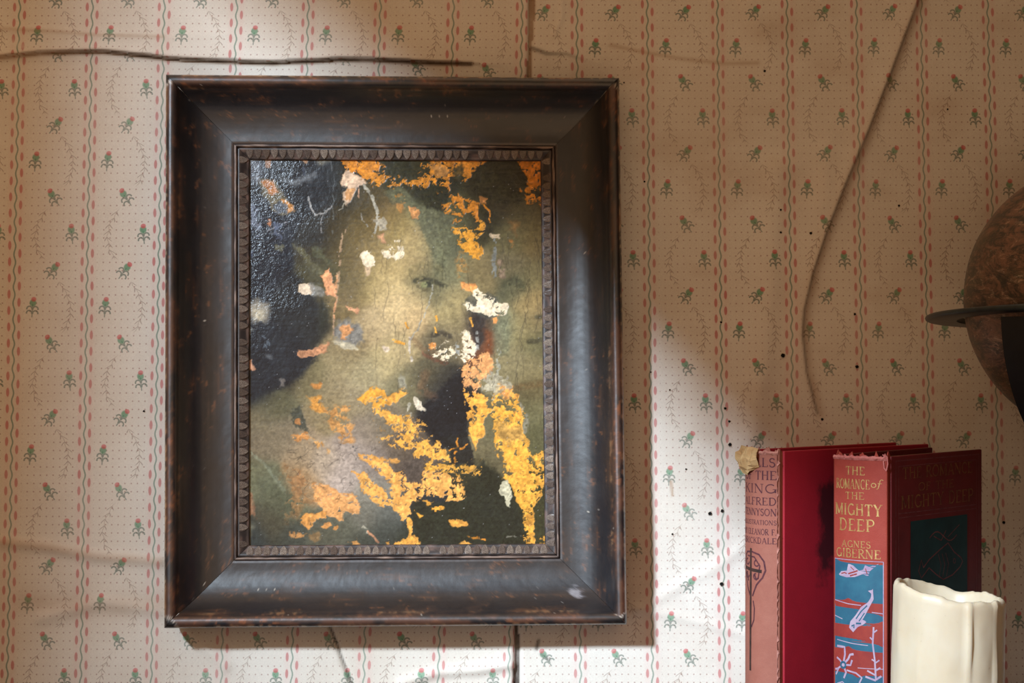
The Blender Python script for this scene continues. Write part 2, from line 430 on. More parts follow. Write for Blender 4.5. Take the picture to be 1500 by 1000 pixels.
# ------------------------------------------------------------------ painting raster
X0, Y0, PWID, PHEI = 352, 222, 462, 592
yy, xx = np.mgrid[0:PHEI, 0:PWID].astype(np.float32)
xx += X0; yy += Y0
def c4(p): return (350 + p[0] / 3.261, 220 + p[1] / 3.261)
def c5(p): return (350 + p[0] / 3.261, 510 + p[1] / 3.261)
ANCH4 = """60 60 66 74 80;200 250 40 45 50;100 500 22 30 42;60 650 20 28 40;250 750 30 34 34;330 800 38 42 38;200 930 24 30 36;100 900 18 26 38;350 200 28 30 32;500 200 35 36 30;600 260 70 62 38;450 350 60 55 38;400 430 50 48 36;560 400 92 80 48;700 330 100 85 52;760 370 130 115 70;850 420 150 133 90;620 620 128 115 75;540 620 95 85 55;430 600 70 70 50;480 720 110 98 66;700 650 150 135 95;750 750 165 148 108;850 800 160 140 100;650 850 150 135 100;900 450 125 115 78;870 550 125 112 78;890 630 74 74 52;950 680 88 86 62;1000 600 110 110 80;1020 700 140 128 88;1000 800 150 138 95;960 885 88 82 62;1040 850 120 110 80;900 300 95 98 72;950 380 78 82 60;970 470 82 86 65;980 560 90 92 70;800 130 50 50 32;900 220 40 42 28;1050 350 70 70 45;1250 150 45 44 28;1250 250 55 50 32;1180 330 48 48 32;1350 300 70 66 42;1400 380 95 88 55;1300 420 95 92 62;1430 450 105 95 62;1150 600 115 105 72;1300 560 100 95 70;1330 640 82 84 62;1420 600 110 105 72;1400 720 135 120 80;1430 820 108 98 68;1350 850 120 112 76;1440 920 92 90 62;1250 850 110 115 88;1150 820 48 46 42;1180 880 95 60 40;560 520 105 92 58;700 540 135 120 80;620 480 118 104 66;500 480 80 72 46;800 520 140 125 85;850 700 145 130 92;520 950 128 115 82;760 950 150 136 98;150 350 34 42 54;60 300 50 60 74;150 150 60 66 66"""  # first anchor keeps some varnish glare in its colour
ANCH5 = """100 100 18 26 38;250 80 34 36 36;80 200 22 30 40;150 280 92 92 68;350 140 112 106 76;500 60 140 130 95;600 130 138 130 98;700 60 145 134 96;800 160 104 100 74;880 150 78 74 55;950 200 40 40 36;1000 320 22 24 28;100 350 112 106 82;200 420 118 110 88;100 450 120 112 90;60 600 105 108 82;150 650 98 104 82;300 500 140 125 98;400 550 150 138 118;500 600 152 142 130;550 480 140 130 118;600 400 125 115 98;300 620 140 118 85;650 560 120 112 102;650 680 120 118 105;700 780 88 92 85;600 800 105 105 92;500 870 85 88 74;700 870 60 66 60;900 850 38 44 42;900 780 36 42 44;200 750 85 90 70;150 830 72 72 58;60 900 48 58 58;250 930 60 66 58;400 920 78 80 66;600 940 60 66 58;800 930 45 50 42;1150 600 45 46 32;1200 700 34 38 26;1100 800 34 38 28;1250 850 34 38 28;1300 930 36 42 32;1150 480 105 98 70;1200 400 95 92 66;1230 530 98 92 66;1400 100 120 112 78;1420 200 92 84 56;1420 300 100 98 68;1430 420 85 85 58;1300 80 125 118 85;1450 700 58 58 34;1450 850 48 50 32;800 560 78 70 60;780 480 92 82 68;450 300 128 116 84;560 250 132 122 94;680 350 112 104 84;450 200 130 120 90"""
num = np.zeros((PHEI, PWID, 3), np.float32); den = np.zeros((PHEI, PWID), np.float32) + 1e-6
for txt, f in ((ANCH4, c4), (ANCH5, c5)):
    for e in txt.split(';'):
        a = [float(q) for q in e.split()]
        px, py = f(a[:2]); d2 = (xx - px) ** 2 + (yy - py) ** 2
        wgt = np.exp(-d2 / (2 * 13.0 ** 2)) + 1e-3 / (1 + d2 / 300.0) ** 2
        num += wgt[..., None] * np.array(a[2:], np.float32); den += wgt
IMG = num / den[..., None]
for (gx_, gy_, rx_, ry_, k_) in ((585, 425, 62, 85, .24), (770, 440, 34, 70, .16), (490, 690, 75, 60, .18), (560, 560, 80, 50, .10)):   # flesh modelled lighter
    IMG = IMG * (1 + k_ * np.exp(-((xx - gx_) / rx_) ** 2 - ((yy - gy_) / ry_) ** 2))[..., None]
LOSS = np.zeros((PHEI, PWID), np.float32)      # where the paint layer is missing
N1 = fbm(xx / 9, yy / 9, 2, 4) - 0.5; N2 = fbm(xx / 3.2, yy / 3.2, 5, 3) - 0.5; N3 = fbm(xx / 40, yy / 40, 6, 3) - 0.5
NS = fbm((xx + yy * .25) / 30, yy / 3.0, 3, 3) - 0.5      # drawn out brushwork
def tone(col, var, k1=1.0):
    base = np.array(col, np.float32)[None, None, :]
    return base * (1 + (N2 * var + N1 * var * k1)[..., None])
def blend(mask, colarr):
    global IMG
    IMG = IMG * (1 - mask[..., None]) + colarr * mask[..., None]
def poly(pts, f, col, soft=0.8, rag=2.2, alpha=1.0, holes=0.0, var=0.25, fine=1.2, loss=0.0, grow=0.0):
    p = [f(q) if f else q for q in pts]
    xs_ = [q[0] for q in p]; ys_ = [q[1] for q in p]; mg = int(soft + rag * 2 + 6)
    x0 = max(0, int(min(xs_)) - X0 - mg); x1 = min(PWID, int(max(xs_)) - X0 + mg); y0 = max(0, int(min(ys_)) - Y0 - mg); y1 = min(PHEI, int(max(ys_)) - Y0 + mg)
    if x1 <= x0 or y1 <= y0: return
    sl = (slice(y0, y1), slice(x0, x1)); X = xx[sl]; Y = yy[sl]
    d, _ = seg_dist(X, Y, p + [p[0]])
    ins = np.zeros(X.shape, bool)
    for i in range(len(p)):
        ax, ay = p[i]; bx, by = p[(i + 1) % len(p)]
        if ay == by: continue
        c = ((ay > Y) != (by > Y)) & (X < (bx - ax) * (Y - ay) / (by - ay) + ax); ins ^= c
    sd = np.where(ins, -d, d) - grow + N1[sl] * rag * 5.5 + N2[sl] * fine * 5.0 - (1.3 if loss else 0.3)
    mk_ = np.clip(0.5 - sd / (2 * soft), 0, 1)
    if holes > 0:
        hn = fbm((X + N1[sl] * 14) / 6.5, (Y + N2[sl] * 10) / 4.6, 9, 5) + N3[sl] * 0.55
        edge = np.clip(-sd / 14.0, 0, 1)
        mk_ = mk_ * np.clip((hn - (0.29 + 0.27 * holes * (1.3 - edge))) * 14, 0, 1)
    full = np.zeros((PHEI, PWID), np.float32); full[sl] = mk_ * alpha
    blend(full, tone(col, var))
    if loss: LOSS[sl] = np.maximum(LOSS[sl], mk_ * loss)
def stroke(pts, f, col, wd=1.0, alpha=1.0, brk=0.12, soft=0.7, loss=0.0):
    p = [f(q) if f else q for q in pts]
    d, pos = seg_dist(xx + N1 * 7 + N2 * 2, yy + N2 * 3, p)
    m = np.clip((wd - d) / soft + 0.5, 0, 1) * alpha
    if brk: m = m * np.clip((vn(xx / 4, yy / 4, 7) - brk) * 6, 0, 1)
    blend(m, tone(col, 0.2))
OC = (226, 162, 62); OCD = (198, 128, 42); PE = (222, 158, 98); WH = (226, 214, 180); GR = (150, 148, 132)
# broad dark shapes with soft painted edges
poly([(25, 0), (395, 0), (370, 45), (300, 130), (200, 188), (25, 245)], c5, (24, 30, 38), 4, 0.6, 0.9, var=.15)
poly([(20, 25), (480, 25), (440, 330), (400, 420), (380, 450), (330, 470), (260, 450), (240, 560), (300, 620), (360, 700), (385, 760), (380, 900), (300, 980), (20, 980)], c4, (27, 33, 40), 7, 2.5, 0.55, var=.3)
poly([(390, 700), (440, 760), (430, 800), (385, 860)], c4, (40, 46, 40), 4, 1, .7)
poly([(690, 190), (780, 170), (860, 260), (950, 290), (1030, 320), (1040, 420), (1000, 450), (990, 560), (940, 600), (930, 480), (880, 400), (860, 350), (800, 280), (740, 250)], c4, (92, 95, 70), 2.5, 2, .85)
poly([(840, 170), (960, 190), (1000, 230), (980, 290), (900, 270), (850, 230)], c4, (40, 42, 28), 3, 2, .9)
poly([(690, 40), (820, 40), (830, 130), (700, 125)], c4, (42, 44, 28), 2, 2, .9)
poly([(1100, 120), (1200, 50), (1330, 60), (1395, 130), (1380, 220), (1320, 250), (1230, 260), (1130, 200)], c4, (46, 45, 28), 3, 2, .9)
poly([(1190, 270), (1230, 300), (1215, 380), (1170, 420), (1160, 360)], c4, (44, 44, 30), 3, 2, .85)
poly([(1070, 100), (1085, 300), (1095, 400), (1060, 425), (960, 430), (890, 350), (860, 290), (930, 230), (1000, 150)], c5, (21, 23, 27), 3.5, 1.2, .95)
poly([(960, 425), (1085, 405), (1125, 520), (1110, 560), (1010, 560), (1000, 500)], c5, (24, 26, 26), 2, 1.5, .9)
poly([(1070, 700), (1165, 540), (1250, 610), (1340, 760), (1375, 965), (840, 965), (815, 800), (830, 730), (1000, 735)], c5, (35, 39, 29), 4, 1.5, .92)
poly([(1440, 640), (1490, 620), (1490, 890), (1430, 930), (1410, 860), (1410, 760)], c5, (50, 52, 32), 2, 1.5, .9)
poly([(1120, 760), (1170, 790), (1190, 900), (1140, 950), (1110, 860)], c4, (42, 38, 36), 2.5, 1.5, .85)
poly([(1170, 850), (1210, 870), (1215, 970), (1180, 978)], c4, (120, 68, 38), 3, 1.5, .7)
poly([(1215, 800), (1290, 790), (1290, 978), (1220, 978)], c4, (112, 118, 92), 4, 2, .6)
poly([(770, 540), (870, 525), (885, 580), (860, 640), (800, 645), (770, 600)], c5, (80, 72, 64), 2.5, 2, .9)
# faces
stroke([(835, 625), (880, 615), (930, 625), (985, 650)], c4, (48, 50, 38), 3.4, .75, soft=3)
stroke([(850, 650), (890, 665), (930, 655)], c4, (78, 74, 52), 2.5, .6, soft=2.5)
poly([(870, 630), (900, 628), (905, 652), (875, 655)], c4, (132, 138, 92), 1.5, .4, .8)
poly([(896, 628), (920, 630), (916, 655), (898, 655)], c4, (40, 44, 34), 1.4, .4, .8)
stroke([(820, 575), (870, 545), (930, 550), (960, 570)], c4, (104, 98, 66), 5, .4, soft=5)
stroke([(930, 880), (970, 872), (1005, 890)], c4, (58, 54, 44), 4.0, .8, soft=3.5)
stroke([(1015, 740), (1030, 800), (1045, 850)], c4, (112, 104, 72), 5, .4, soft=5)
stroke([(830, 900), (880, 950), (960, 975)], c4, (110, 88, 62), 4, .5, soft=4)
stroke([(880, 25), (930, 55), (985, 70)], c5, (104, 62, 46), 3.0, .6, soft=4)
stroke([(890, 120), (870, 200), (930, 230)], c5, (120, 84, 58), 6, .35, soft=6)
stroke([(1270, 640), (1320, 620), (1350, 650)], c4, (66, 72, 54), 6, .6, soft=5)
stroke([(1420, 798), (1480, 792)], c4, (66, 66, 50), 3, .75, soft=3)
stroke([(1380, 912), (1440, 905), (1485, 915)], c4, (62, 62, 46), 3.2, .7, soft=3)
stroke([(1310, 190), (1490, 160)], c5, (86, 66, 40), 5, .45, soft=5)
stroke([(30, 480), (140, 570), (220, 690)], c5, (132, 142, 120), 2.4, .6, soft=2)
stroke([(100, 640), (240, 720)], c5, (78, 86, 66), 8, .3, soft=8)
# top left: grey glare painted in, splashes
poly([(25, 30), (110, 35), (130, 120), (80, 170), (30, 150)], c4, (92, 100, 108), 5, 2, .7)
poly([(360, 30), (450, 30), (440, 60), (380, 70)], c4, (112, 110, 96), 3, 2, .8)
poly([(90, 130), (180, 150), (230, 230), (265, 290), (205, 312), (160, 285), (120, 220)], c4, (108, 104, 84), 2, 1.5, .9)
poly([(110, 150), (165, 148), (188, 200), (155, 212), (125, 190)], c4, (190, 132, 84), 1.5, 2, .9)
poly([(205, 235), (245, 250), (265, 290), (235, 295)], c4, (206, 148, 84), 1.2, 1.6, .9)
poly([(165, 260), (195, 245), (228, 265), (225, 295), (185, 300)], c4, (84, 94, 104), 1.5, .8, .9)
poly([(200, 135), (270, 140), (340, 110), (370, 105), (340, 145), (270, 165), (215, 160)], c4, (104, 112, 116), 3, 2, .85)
poly([(125, 40), (160, 30), (150, 85), (130, 80)], c4, (190, 150, 120), 1.2, 1.5, .8)
poly([(300, 40), (330, 35), (325, 60), (305, 62)], c4, (190, 150, 110), 1.2, 1.5, .8)
poly([(140, 330), (158, 335), (152, 362), (142, 355)], c4, (190, 130, 90), 1, 1, .9)
poly([(490, 112), (530, 95), (590, 128), (605, 160), (560, 172), (530, 225), (508, 252), (500, 235), (512, 180), (488, 160)], c4, (204, 178, 148), 1.2, 2, .95, loss=.4)
poly([(515, 180), (550, 185), (530, 230), (512, 235)], c4, (206, 150, 90), 1.2, 1.2, .8)
stroke([(510, 245), (480, 285)], c4, GR, 1, .8); stroke([(570, 170), (572, 225)], c4, (190, 150, 120), 1.2, .8)
stroke([(600, 170), (640, 230), (655, 275), (668, 310), (662, 350), (638, 415)], c4, (160, 160, 145), 2.0, .85, .25)
poly([(640, 330), (670, 318), (705, 340), (702, 372), (672, 382), (660, 350)], c4, (165, 160, 140), 1, 1.8, .85)
stroke([(582, 300), (592, 340), (612, 365)], c4, (140, 140, 130), 1.2, .8, .3)
stroke([(328, 222), (348, 270), (366, 312), (400, 300), (445, 268)], c4, (150, 152, 148), 1.4, .85, .2)
stroke([(140, 385), (250, 335)], c4, (150, 155, 160), .8, .8); stroke([(150, 400), (300, 350)], c4, (120, 125, 130), .6, .6, .3)
stroke([(448, 25), (450, 300), (446, 420)], c4, (104, 112, 112), .9, .6, .3); stroke([(400, 300), (388, 440)], c4, (150, 152, 150), .9, .7, .3)
stroke([(505, 380), (480, 480), (482, 540), (470, 680), (452, 800), (455, 880)], c4, (168, 142, 112), 1.5, .8, .25)
stroke([(470, 600), (462, 690), (455, 800)], c4, (205, 150, 105), 1.4, .8, .35)
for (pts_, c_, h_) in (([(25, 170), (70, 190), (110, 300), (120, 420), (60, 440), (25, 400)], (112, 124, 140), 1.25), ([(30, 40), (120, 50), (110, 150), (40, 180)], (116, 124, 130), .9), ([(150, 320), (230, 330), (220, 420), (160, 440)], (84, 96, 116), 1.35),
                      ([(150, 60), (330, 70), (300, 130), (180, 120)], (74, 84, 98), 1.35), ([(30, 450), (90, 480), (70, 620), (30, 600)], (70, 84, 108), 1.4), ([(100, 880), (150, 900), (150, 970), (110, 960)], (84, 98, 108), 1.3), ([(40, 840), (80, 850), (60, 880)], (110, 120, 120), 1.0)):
    poly(pts_, c4, c_, 1.0, 3, .85, h_, .3, 2)  # varnish glints painted as blue-grey blotches
# greenish paint around the ear
poly([(255, 450), (310, 468), (340, 520), (400, 555), (440, 590), (400, 622), (350, 575), (290, 490)], c4, (88, 88, 64), 1.6, 2.2, .9)
poly([(165, 450), (215, 458), (202, 482), (170, 476)], c4, (96, 98, 80), 1.2, 1.5, .9)
poly([(330, 455), (412, 468), (400, 492), (445, 545), (395, 520), (350, 490)], c4, (80, 84, 62), 1.8, 2.2, .85)
# flakes
poly([(585, 500), (610, 480), (645, 508), (642, 545), (615, 556), (590, 540)], c4, WH, .7, .8, 1, var=.08, loss=.8)
poly([(598, 555), (632, 558), (628, 585), (615, 605), (600, 580)], c4, (196, 172, 138), 1, 1.2, .85)
poly([(690, 490), (720, 458), (770, 462), (782, 490), (750, 515), (700, 506)], c4, WH, .8, 2.2, 1, .12, .1, loss=.7)
poly([(738, 430), (765, 428), (760, 450), (742, 448)], c4, WH, .7, 1.2, .9, .4)
poly([(665, 408), (690, 400), (700, 440), (680, 436)], c4, (200, 150, 112), 1, 1, .85)
poly([(278, 648), (310, 638), (352, 650), (350, 682), (312, 690), (285, 676)], c4, (222, 208, 180), .8, 1, 1, var=.12, loss=.7)
poly([(345, 640), (400, 648), (398, 690), (350, 692)], c4, (140, 142, 134), 2, 2, .8)
poly([(388, 600), (430, 563), (442, 610), (462, 660), (456, 692), (430, 682), (408, 640)], c4, (216, 158, 112), .9, 1.6, 1, loss=.5)
poly([(510, 745), (540, 752), (572, 760), (562, 776), (520, 766)], c4, (212, 158, 118), .9, 1, .95)
poly([(470, 820), (530, 815), (588, 850), (590, 910), (540, 945), (480, 930), (455, 880)], c4, (124, 128, 126), 3, 2.5, .8)
poly([(478, 842), (530, 828), (537, 860), (510, 906), (484, 900), (490, 870)], c4, (208, 150, 96), 1, 1.6, .95)
poly([(455, 915), (500, 912), (545, 930), (565, 952), (505, 948)], c4, (196, 190, 160), 1.4, 1.6, .9)
poly([(270, 962), (330, 955), (385, 940), (425, 925), (420, 955), (375, 978), (278, 992)], c4, (206, 150, 108), 1, 1.6, .9)
poly([(45, 730), (90, 715), (140, 735), (152, 775), (130, 815), (70, 825), (40, 790)], c4, (158, 156, 140), 5, 1.6, .9, var=.15)
poly([(70, 760), (120, 770), (110, 815), (70, 812)], c4, (190, 186, 158), 3, 1.5, .8)
poly([(685, 940), (715, 938), (718, 968), (700, 970)], c4, (205, 190, 165), 1, 1.4, .9)
# orange grounds laid bare
poly([(495, 38), (560, 48), (620, 38), (690, 60), (692, 96), (640, 112), (700, 130), (760, 138), (850, 148), (895, 152), (850, 172), (780, 166), (690, 176), (620, 152), (570, 112), (510, 82)], c4, OCD, .8, 2.6, 1, .55, .3, 2, .6)
poly([(830, 26), (1240, 26), (1190, 52), (1120, 82), (1090, 142), (1030, 146), (1000, 182), (940, 192), (885, 162), (858, 130), (905, 95), (872, 62), (850, 52)], c4, (200, 132, 44), .8, 2.8, 1, .62, .3, 2, .6)
poly([(600, 112), (700, 128), (790, 140), (900, 145), (985, 165), (990, 188), (900, 176), (780, 170), (690, 176), (640, 160)], c4, (196, 130, 44), .8, 2.4, 1, .3, .3, 2, .6)
poly([(690, 150), (740, 165), (790, 215), (850, 290), (820, 300), (770, 260), (740, 215)], c4, (150, 118, 66), 1.4, 3.4, .75, .75)
poly([(1010, 200), (1050, 240), (1060, 330), (1035, 360), (1020, 300)], c4, OCD, .8, 2.6, .9, .7, .25, 2, .5)
poly([(920, 70), (980, 60), (1000, 110), (950, 140), (925, 110)], c4, (160, 128, 88), 3, 3, .6)
poly([(1020, 95), (1060, 60), (1075, 130), (1035, 140)], c4, (60, 58, 36), 1.5, 2.2, .8)
poly([(1312, 22), (1475, 22), (1478, 262), (1440, 262), (1430, 232), (1375, 252), (1370, 202), (1348, 186), (1390, 180), (1385, 120), (1340, 70)], c4, (204, 132, 40), .8, 2, 1, .02, .22, 1.2, .6)
poly([(1402, 195), (1450, 185), (1456, 216), (1420, 232)], c4, (52, 50, 30), .9, 1.6, .95)
poly([(998, 168), (1030, 208), (1080, 220), (1142, 262), (1125, 312), (1080, 292), (1040, 270), (1018, 236)], c4, OCD, .8, 2.2, 1, .35, .25, 1.6, .6)
poly([(972, 265), (1012, 250), (1018, 290), (990, 306)], c4, OCD, .8, 1.4, 1, .1, loss=.6)
poly([(1030, 370), (1090, 360), (1130, 380), (1150, 340), (1178, 350), (1162, 402), (1120, 422), (1168, 492), (1140, 522), (1090, 492), (1050, 440), (1060, 410), (1035, 395)], c4, (206, 146, 52), .8, 2.4, 1, .45, .25, 1.8, .6)
poly([(1050, 480), (1090, 500), (1080, 580), (1050, 610), (1040, 560)], c4, (180, 130, 66), 3, 3, .55, .4)
poly([(795, 255), (860, 285), (858, 332), (822, 312)], c4, (196, 140, 84), .9, 1.8, .95)
poly([(735, 170), (760, 200), (750, 235), (738, 205)], c4, OCD, .9, 1.8, .8, .3); poly([(750, 250), (780, 262), (772, 290), (752, 275)], c4, (180, 130, 70), 1, 1.8, .8)
stroke([(1165, 255), (1195, 290), (1205, 340)], c4, OCD, 1.6, 1, .15); stroke([(1132, 270), (1136, 335)], c4, OCD, 2.6, 1, .15)
poly([(1150, 225), (1185, 232), (1180, 258), (1155, 250)], c4, (190, 130, 70), 1, 1.5, .9)
poly([(1290, 330), (1340, 340), (1325, 400), (1300, 380)], c4, (158, 112, 62), 4, 3, .6); poly([(1290, 430), (1318, 438), (1305, 462)], c4, (190, 128, 66), 1.2, 1.5, .8)
poly([(1058, 630), (1100, 640), (1135, 652), (1122, 682), (1080, 668)], c4, (214, 148, 84), 1, 1.2, 1, loss=.5)
poly([(1120, 690), (1200, 690), (1260, 720), (1230, 790), (1180, 800), (1100, 770), (1080, 720)], c4, (74, 78, 70), 3, 2.5, .7)
poly([(1112, 672), (1140, 664), (1200, 715), (1276, 735), (1270, 782), (1220, 792), (1150, 772), (1094, 762), (1085, 735), (1128, 742), (1148, 716)], c4, WH, .7, 1.6, 1, .03, .08, loss=.8)
poly([(1205, 800), (1238, 788), (1232, 830), (1212, 828)], c4, (214, 144, 80), .9, 1, 1)
stroke([(1108, 800), (1116, 840)], c4, OC, 1.6, .9); stroke([(945, 790), (948, 815)], c4, OC, 1.4, .95); stroke([(932, 845), (938, 868)], c4, OC, 1.8, .95); stroke([(800, 825), (806, 845)], c4, OC, 1.8, .9)
stroke([(745, 908), (790, 925)], c4, OC, 1.8, .9, .2)
poly([(1200, 402), (1245, 398), (1242, 420), (1208, 416)], c4, (206, 190, 156), .8, 1, .95); stroke([(1222, 430), (1215, 520), (1222, 605)], c4, (122, 132, 132), 3, .75, .25, 1.5); stroke([(1248, 530), (1258, 600)], c4, (150, 128, 110), 4, .6, .2, 2)
poly([(905, 925), (945, 918), (935, 948), (910, 952)], c4, (222, 150, 78), .9, 1, 1)
poly([(905, 5), (940, -20), (1000, -25), (1030, 10), (1000, 45), (955, 50), (930, 25)], c5, WH, .8, 1.8, 1, .03, .08, loss=.8)
poly([(1072, 880), (1088, 868), (1112, 920), (1135, 955), (1120, 990), (1075, 1010), (1055, 978), (1070, 940)], c4, WH, .8, 2.2, 1, .08, .1, loss=.8)
stroke([(1135, 870), (1140, 960)], c4, (150, 154, 146), 2.5, .8, .3); stroke([(1040, 920), (1046, 990)], c4, (150, 156, 150), 3, .8, .35)
stroke([(820, 900), (815, 960), (830, 1010)], c4, (176, 170, 156), 2, .8, .3); stroke([(930, 640), (915, 720), (885, 800), (820, 910)], c4, (150, 152, 140), 1.0, .75, .25)
stroke([(1240, 10), (1238, 120)], c5, (158, 162, 148), 2.2, .7, .3)
# lower half
poly([(1058, 95), (1100, 58), (1190, 22), (1222, 90), (1190, 122), (1160, 152), (1140, 235), (1080, 205), (1074, 130)], c5, (214, 156, 98), .8, 1.6, 1, .05, .2, loss=.6)
poly([(1078, 195), (1140, 215), (1195, 220), (1197, 310), (1165, 345), (1167, 412), (1140, 432), (1132, 485), (1110, 422), (1095, 330)], c5, (222, 160, 68), .8, 1.6, 1, .15, .22, loss=.6)
poly([(1238, 170), (1300, 188), (1338, 258), (1362, 300), (1356, 372), (1372, 432), (1386, 490), (1400, 520), (1450, 488), (1484, 570), (1490, 642), (1450, 640), (1430, 722), (1402, 762), (1412, 862), (1418, 962), (1382, 958), (1358, 862), (1365, 792), (1330, 722), (1310, 652), (1262, 622), (1272, 540), (1252, 500), (1235, 522), (1230, 440), (1225, 360), (1198, 320), (1210, 240)], c5, (224, 164, 66), .8, 1.9, 1, .16, .22, loss=.6)
poly([(1232, 345), (1355, 372), (1368, 440), (1300, 450), (1250, 430)], c5, (150, 122, 70), 4, 3, .7)
poly([(1240, 175), (1300, 190), (1320, 230), (1260, 240)], c5, (212, 146, 84), 3, 2, .7)
poly([(1320, 305), (1350, 310), (1350, 340), (1325, 335)], c5, (232, 158, 66), 2, 1, .8)
poly([(1150, 160), (1200, 108), (1285, 140), (1302, 192), (1245, 188), (1212, 292), (1200, 230), (1165, 240)], c5, (168, 164, 140), 1.2, 2.4, .85, .45)
stroke([(1345, 265), (1375, 330), (1370, 400)], c5, (150, 148, 134), 3, .55, .3, 2)
poly([(1360, 780), (1410, 770), (1408, 860), (1362, 870)], c5, (160, 112, 48), 2, 2.5, .6, .5)
poly([(1415, 955), (1440, 908), (1490, 878), (1492, 960), (1440, 968)], c5, (206, 150, 58), .9, 1.6, 1, .25, loss=.6)
poly([(568, 246), (640, 188), (692, 204), (702, 252), (672, 288), (640, 272), (652, 250), (600, 262)], c5, OC, .7, 1.2, 1, .05, .18, loss=.6)
poly([(705, 242), (790, 193), (793, 222), (752, 250), (720, 262)], c5, (216, 156, 68), .9, 1.8, 1, .2, .2, loss=.6)
poly([(640, 282), (680, 298), (722, 300), (765, 322), (850, 343), (892, 370), (892, 412), (952, 440), (1002, 490), (1012, 542), (960, 532), (900, 506), (860, 524), (820, 492), (780, 472), (720, 452), (680, 442), (665, 420), (720, 430), (762, 412), (710, 352), (655, 312)], c5, (224, 166, 74), .8, 2.2, 1, .3, .22, 1.8, .6)
poly([(640, 340), (680, 360), (700, 420), (660, 410)], c5, (190, 140, 70), 2, 3, .6, .5)
poly([(880, 530), (960, 558), (1030, 560), (1100, 530), (1158, 528), (1152, 602), (1090, 628), (1040, 602), (1000, 582), (920, 600), (880, 580)], c5, (206, 154, 64), .8, 2.4, 1, .7, .25, 2, .6)
stroke([(1010, 490), (1040, 470), (1048, 430)], c5, OCD, 1.2, .9, .2); stroke([(1030, 500), (1085, 460)], c5, OCD, 1.6, .9, .25); stroke([(1035, 470), (1030, 560)], c5, OCD, 1, .8, .3)
poly([(545, 585), (600, 600), (660, 652), (715, 702), (735, 645), (690, 612), (640, 562), (568, 503), (640, 520), (702, 542), (742, 592), (790, 602), (800, 642), (870, 642), (880, 590), (960, 600), (1040, 620), (1066, 660), (1070, 722), (1000, 732), (950, 702), (890, 700), (850, 722), (815, 742), (822, 792), (780, 812), (755, 782), (740, 752), (690, 747), (640, 722), (590, 662)], c5, (228, 168, 86), .8, 2.2, 1, .14, .2, 1.5, .6)
poly([(640, 520), (720, 522), (780, 535), (740, 548), (660, 542)], c5, (206, 150, 74), .9, 2, .9, .3)
poly([(800, 805), (822, 810), (832, 890), (865, 940), (842, 965), (716, 965), (712, 935), (800, 915), (818, 880)], c5, (222, 162, 74), .8, 1.6, 1, .12, .2, loss=.6)
poly([(838, 775), (878, 800), (862, 812)], c5, OC, .8, .8, 1); poly([(915, 760), (970, 752), (978, 768), (925, 782)], c5, OC, .8, 1.2, 1, .3); poly([(885, 725), (930, 735), (900, 750)], c5, OC, .8, 1, .9)
poly([(1005, 824), (1040, 822), (1092, 830), (1097, 846), (1045, 856), (1020, 846)], c5, (222, 160, 72), .7, .8, 1)
poly([(1045, 945), (1080, 918), (1130, 945), (1122, 967), (1050, 967)], c5, (212, 156, 74), .8, 1.2, 1); poly([(1190, 952), (1250, 934), (1288, 950), (1272, 967), (1200, 967)], c5, (212, 160, 84), .8, 1.2, 1); poly([(900, 952), (945, 950), (940, 967), (905, 967)], c5, (200, 150, 70), .8, 1, 1)
poly([(1085, 895), (1140, 905), (1120, 912)], c5, OCD, .8, 1, .9); stroke([(1150, 905), (1180, 915)], c5, OCD, 1.6, .9); stroke([(1270, 900), (1360, 898)], c5, GR, 1.2, .6, .45)
poly([(340, 650), (420, 660), (480, 690), (542, 700), (578, 740), (578, 775), (520, 782), (490, 770), (497, 817), (450, 806), (400, 770), (368, 720)], c5, (220, 162, 98), .9, 1.8, .95, .12, .18, loss=.5)
poly([(298, 800), (320, 780), (360, 790), (402, 780), (407, 806), (370, 816), (330, 857), (300, 832)], c5, (214, 152, 78), .9, 2, .95, .25, loss=.5)
poly([(385, 850), (440, 828), (447, 846), (400, 862)], c5, (212, 150, 82), .8, 1, .95); poly([(452, 850), (472, 852), (468, 866), (452, 864)], c5, (212, 150, 82), .8, .8, .95)
poly([(245, 883), (320, 884), (312, 902), (250, 908)], c5, (184, 134, 78), 1, 1.6, .9, .2); poly([(340, 890), (385, 880), (380, 910), (345, 918)], c5, (150, 118, 74), 2, 2.5, .7, .4); poly([(515, 925), (560, 918), (582, 940), (550, 958)], c5, (196, 144, 82), .9, 1.6, .95, .2)
poly([(165, 948), (235, 945), (232, 962), (170, 962)], c5, (176, 132, 86), 1, 1.5, .85, .3)
poly([(225, 560), (330, 600), (350, 700), (300, 800), (222, 825), (215, 700)], c5, (176, 122, 72), 8, 4, .5, .5)
poly([(320, 225), (380, 240), (412, 300), (385, 315), (340, 280)], c5, (214, 150, 66), 2.2, 3, .85, .3); poly([(415, 290), (530, 264), (548, 285), (500, 320), (552, 372), (542, 455), (500, 442), (450, 402), (418, 352)], c5, (204, 148, 82), 2.2, 3, .85, .3)
poly([(350, 170), (395, 175), (385, 190), (355, 188)], c5, (206, 140, 70), 1.2, 1.2, .85)
poly([(255, 300), (290, 278), (332, 380), (342, 412), (310, 392), (270, 372), (255, 352)], c5, (62, 66, 54), 1.4, 2, .85); poly([(268, 340), (290, 332), (292, 360), (272, 358)], c5, (196, 136, 76), 1, 1.2, .9)
poly([(248, 408), (332, 398), (338, 428), (292, 442), (255, 432)], c5, (206, 144, 78), 1.2, 2, .9, .2); poly([(340, 428), (402, 440), (432, 492), (390, 482), (350, 462)], c5, (206, 152, 82), 1.8, 2.6, .85, .35)
poly([(30, 680), (62, 690), (84, 800), (35, 792)], c5, (164, 118, 88), 2, 3, .7, .2)
poly([(30, 820), (70, 850), (60, 870), (30, 960)], c5, (140, 140, 116), 3, 2, .6)
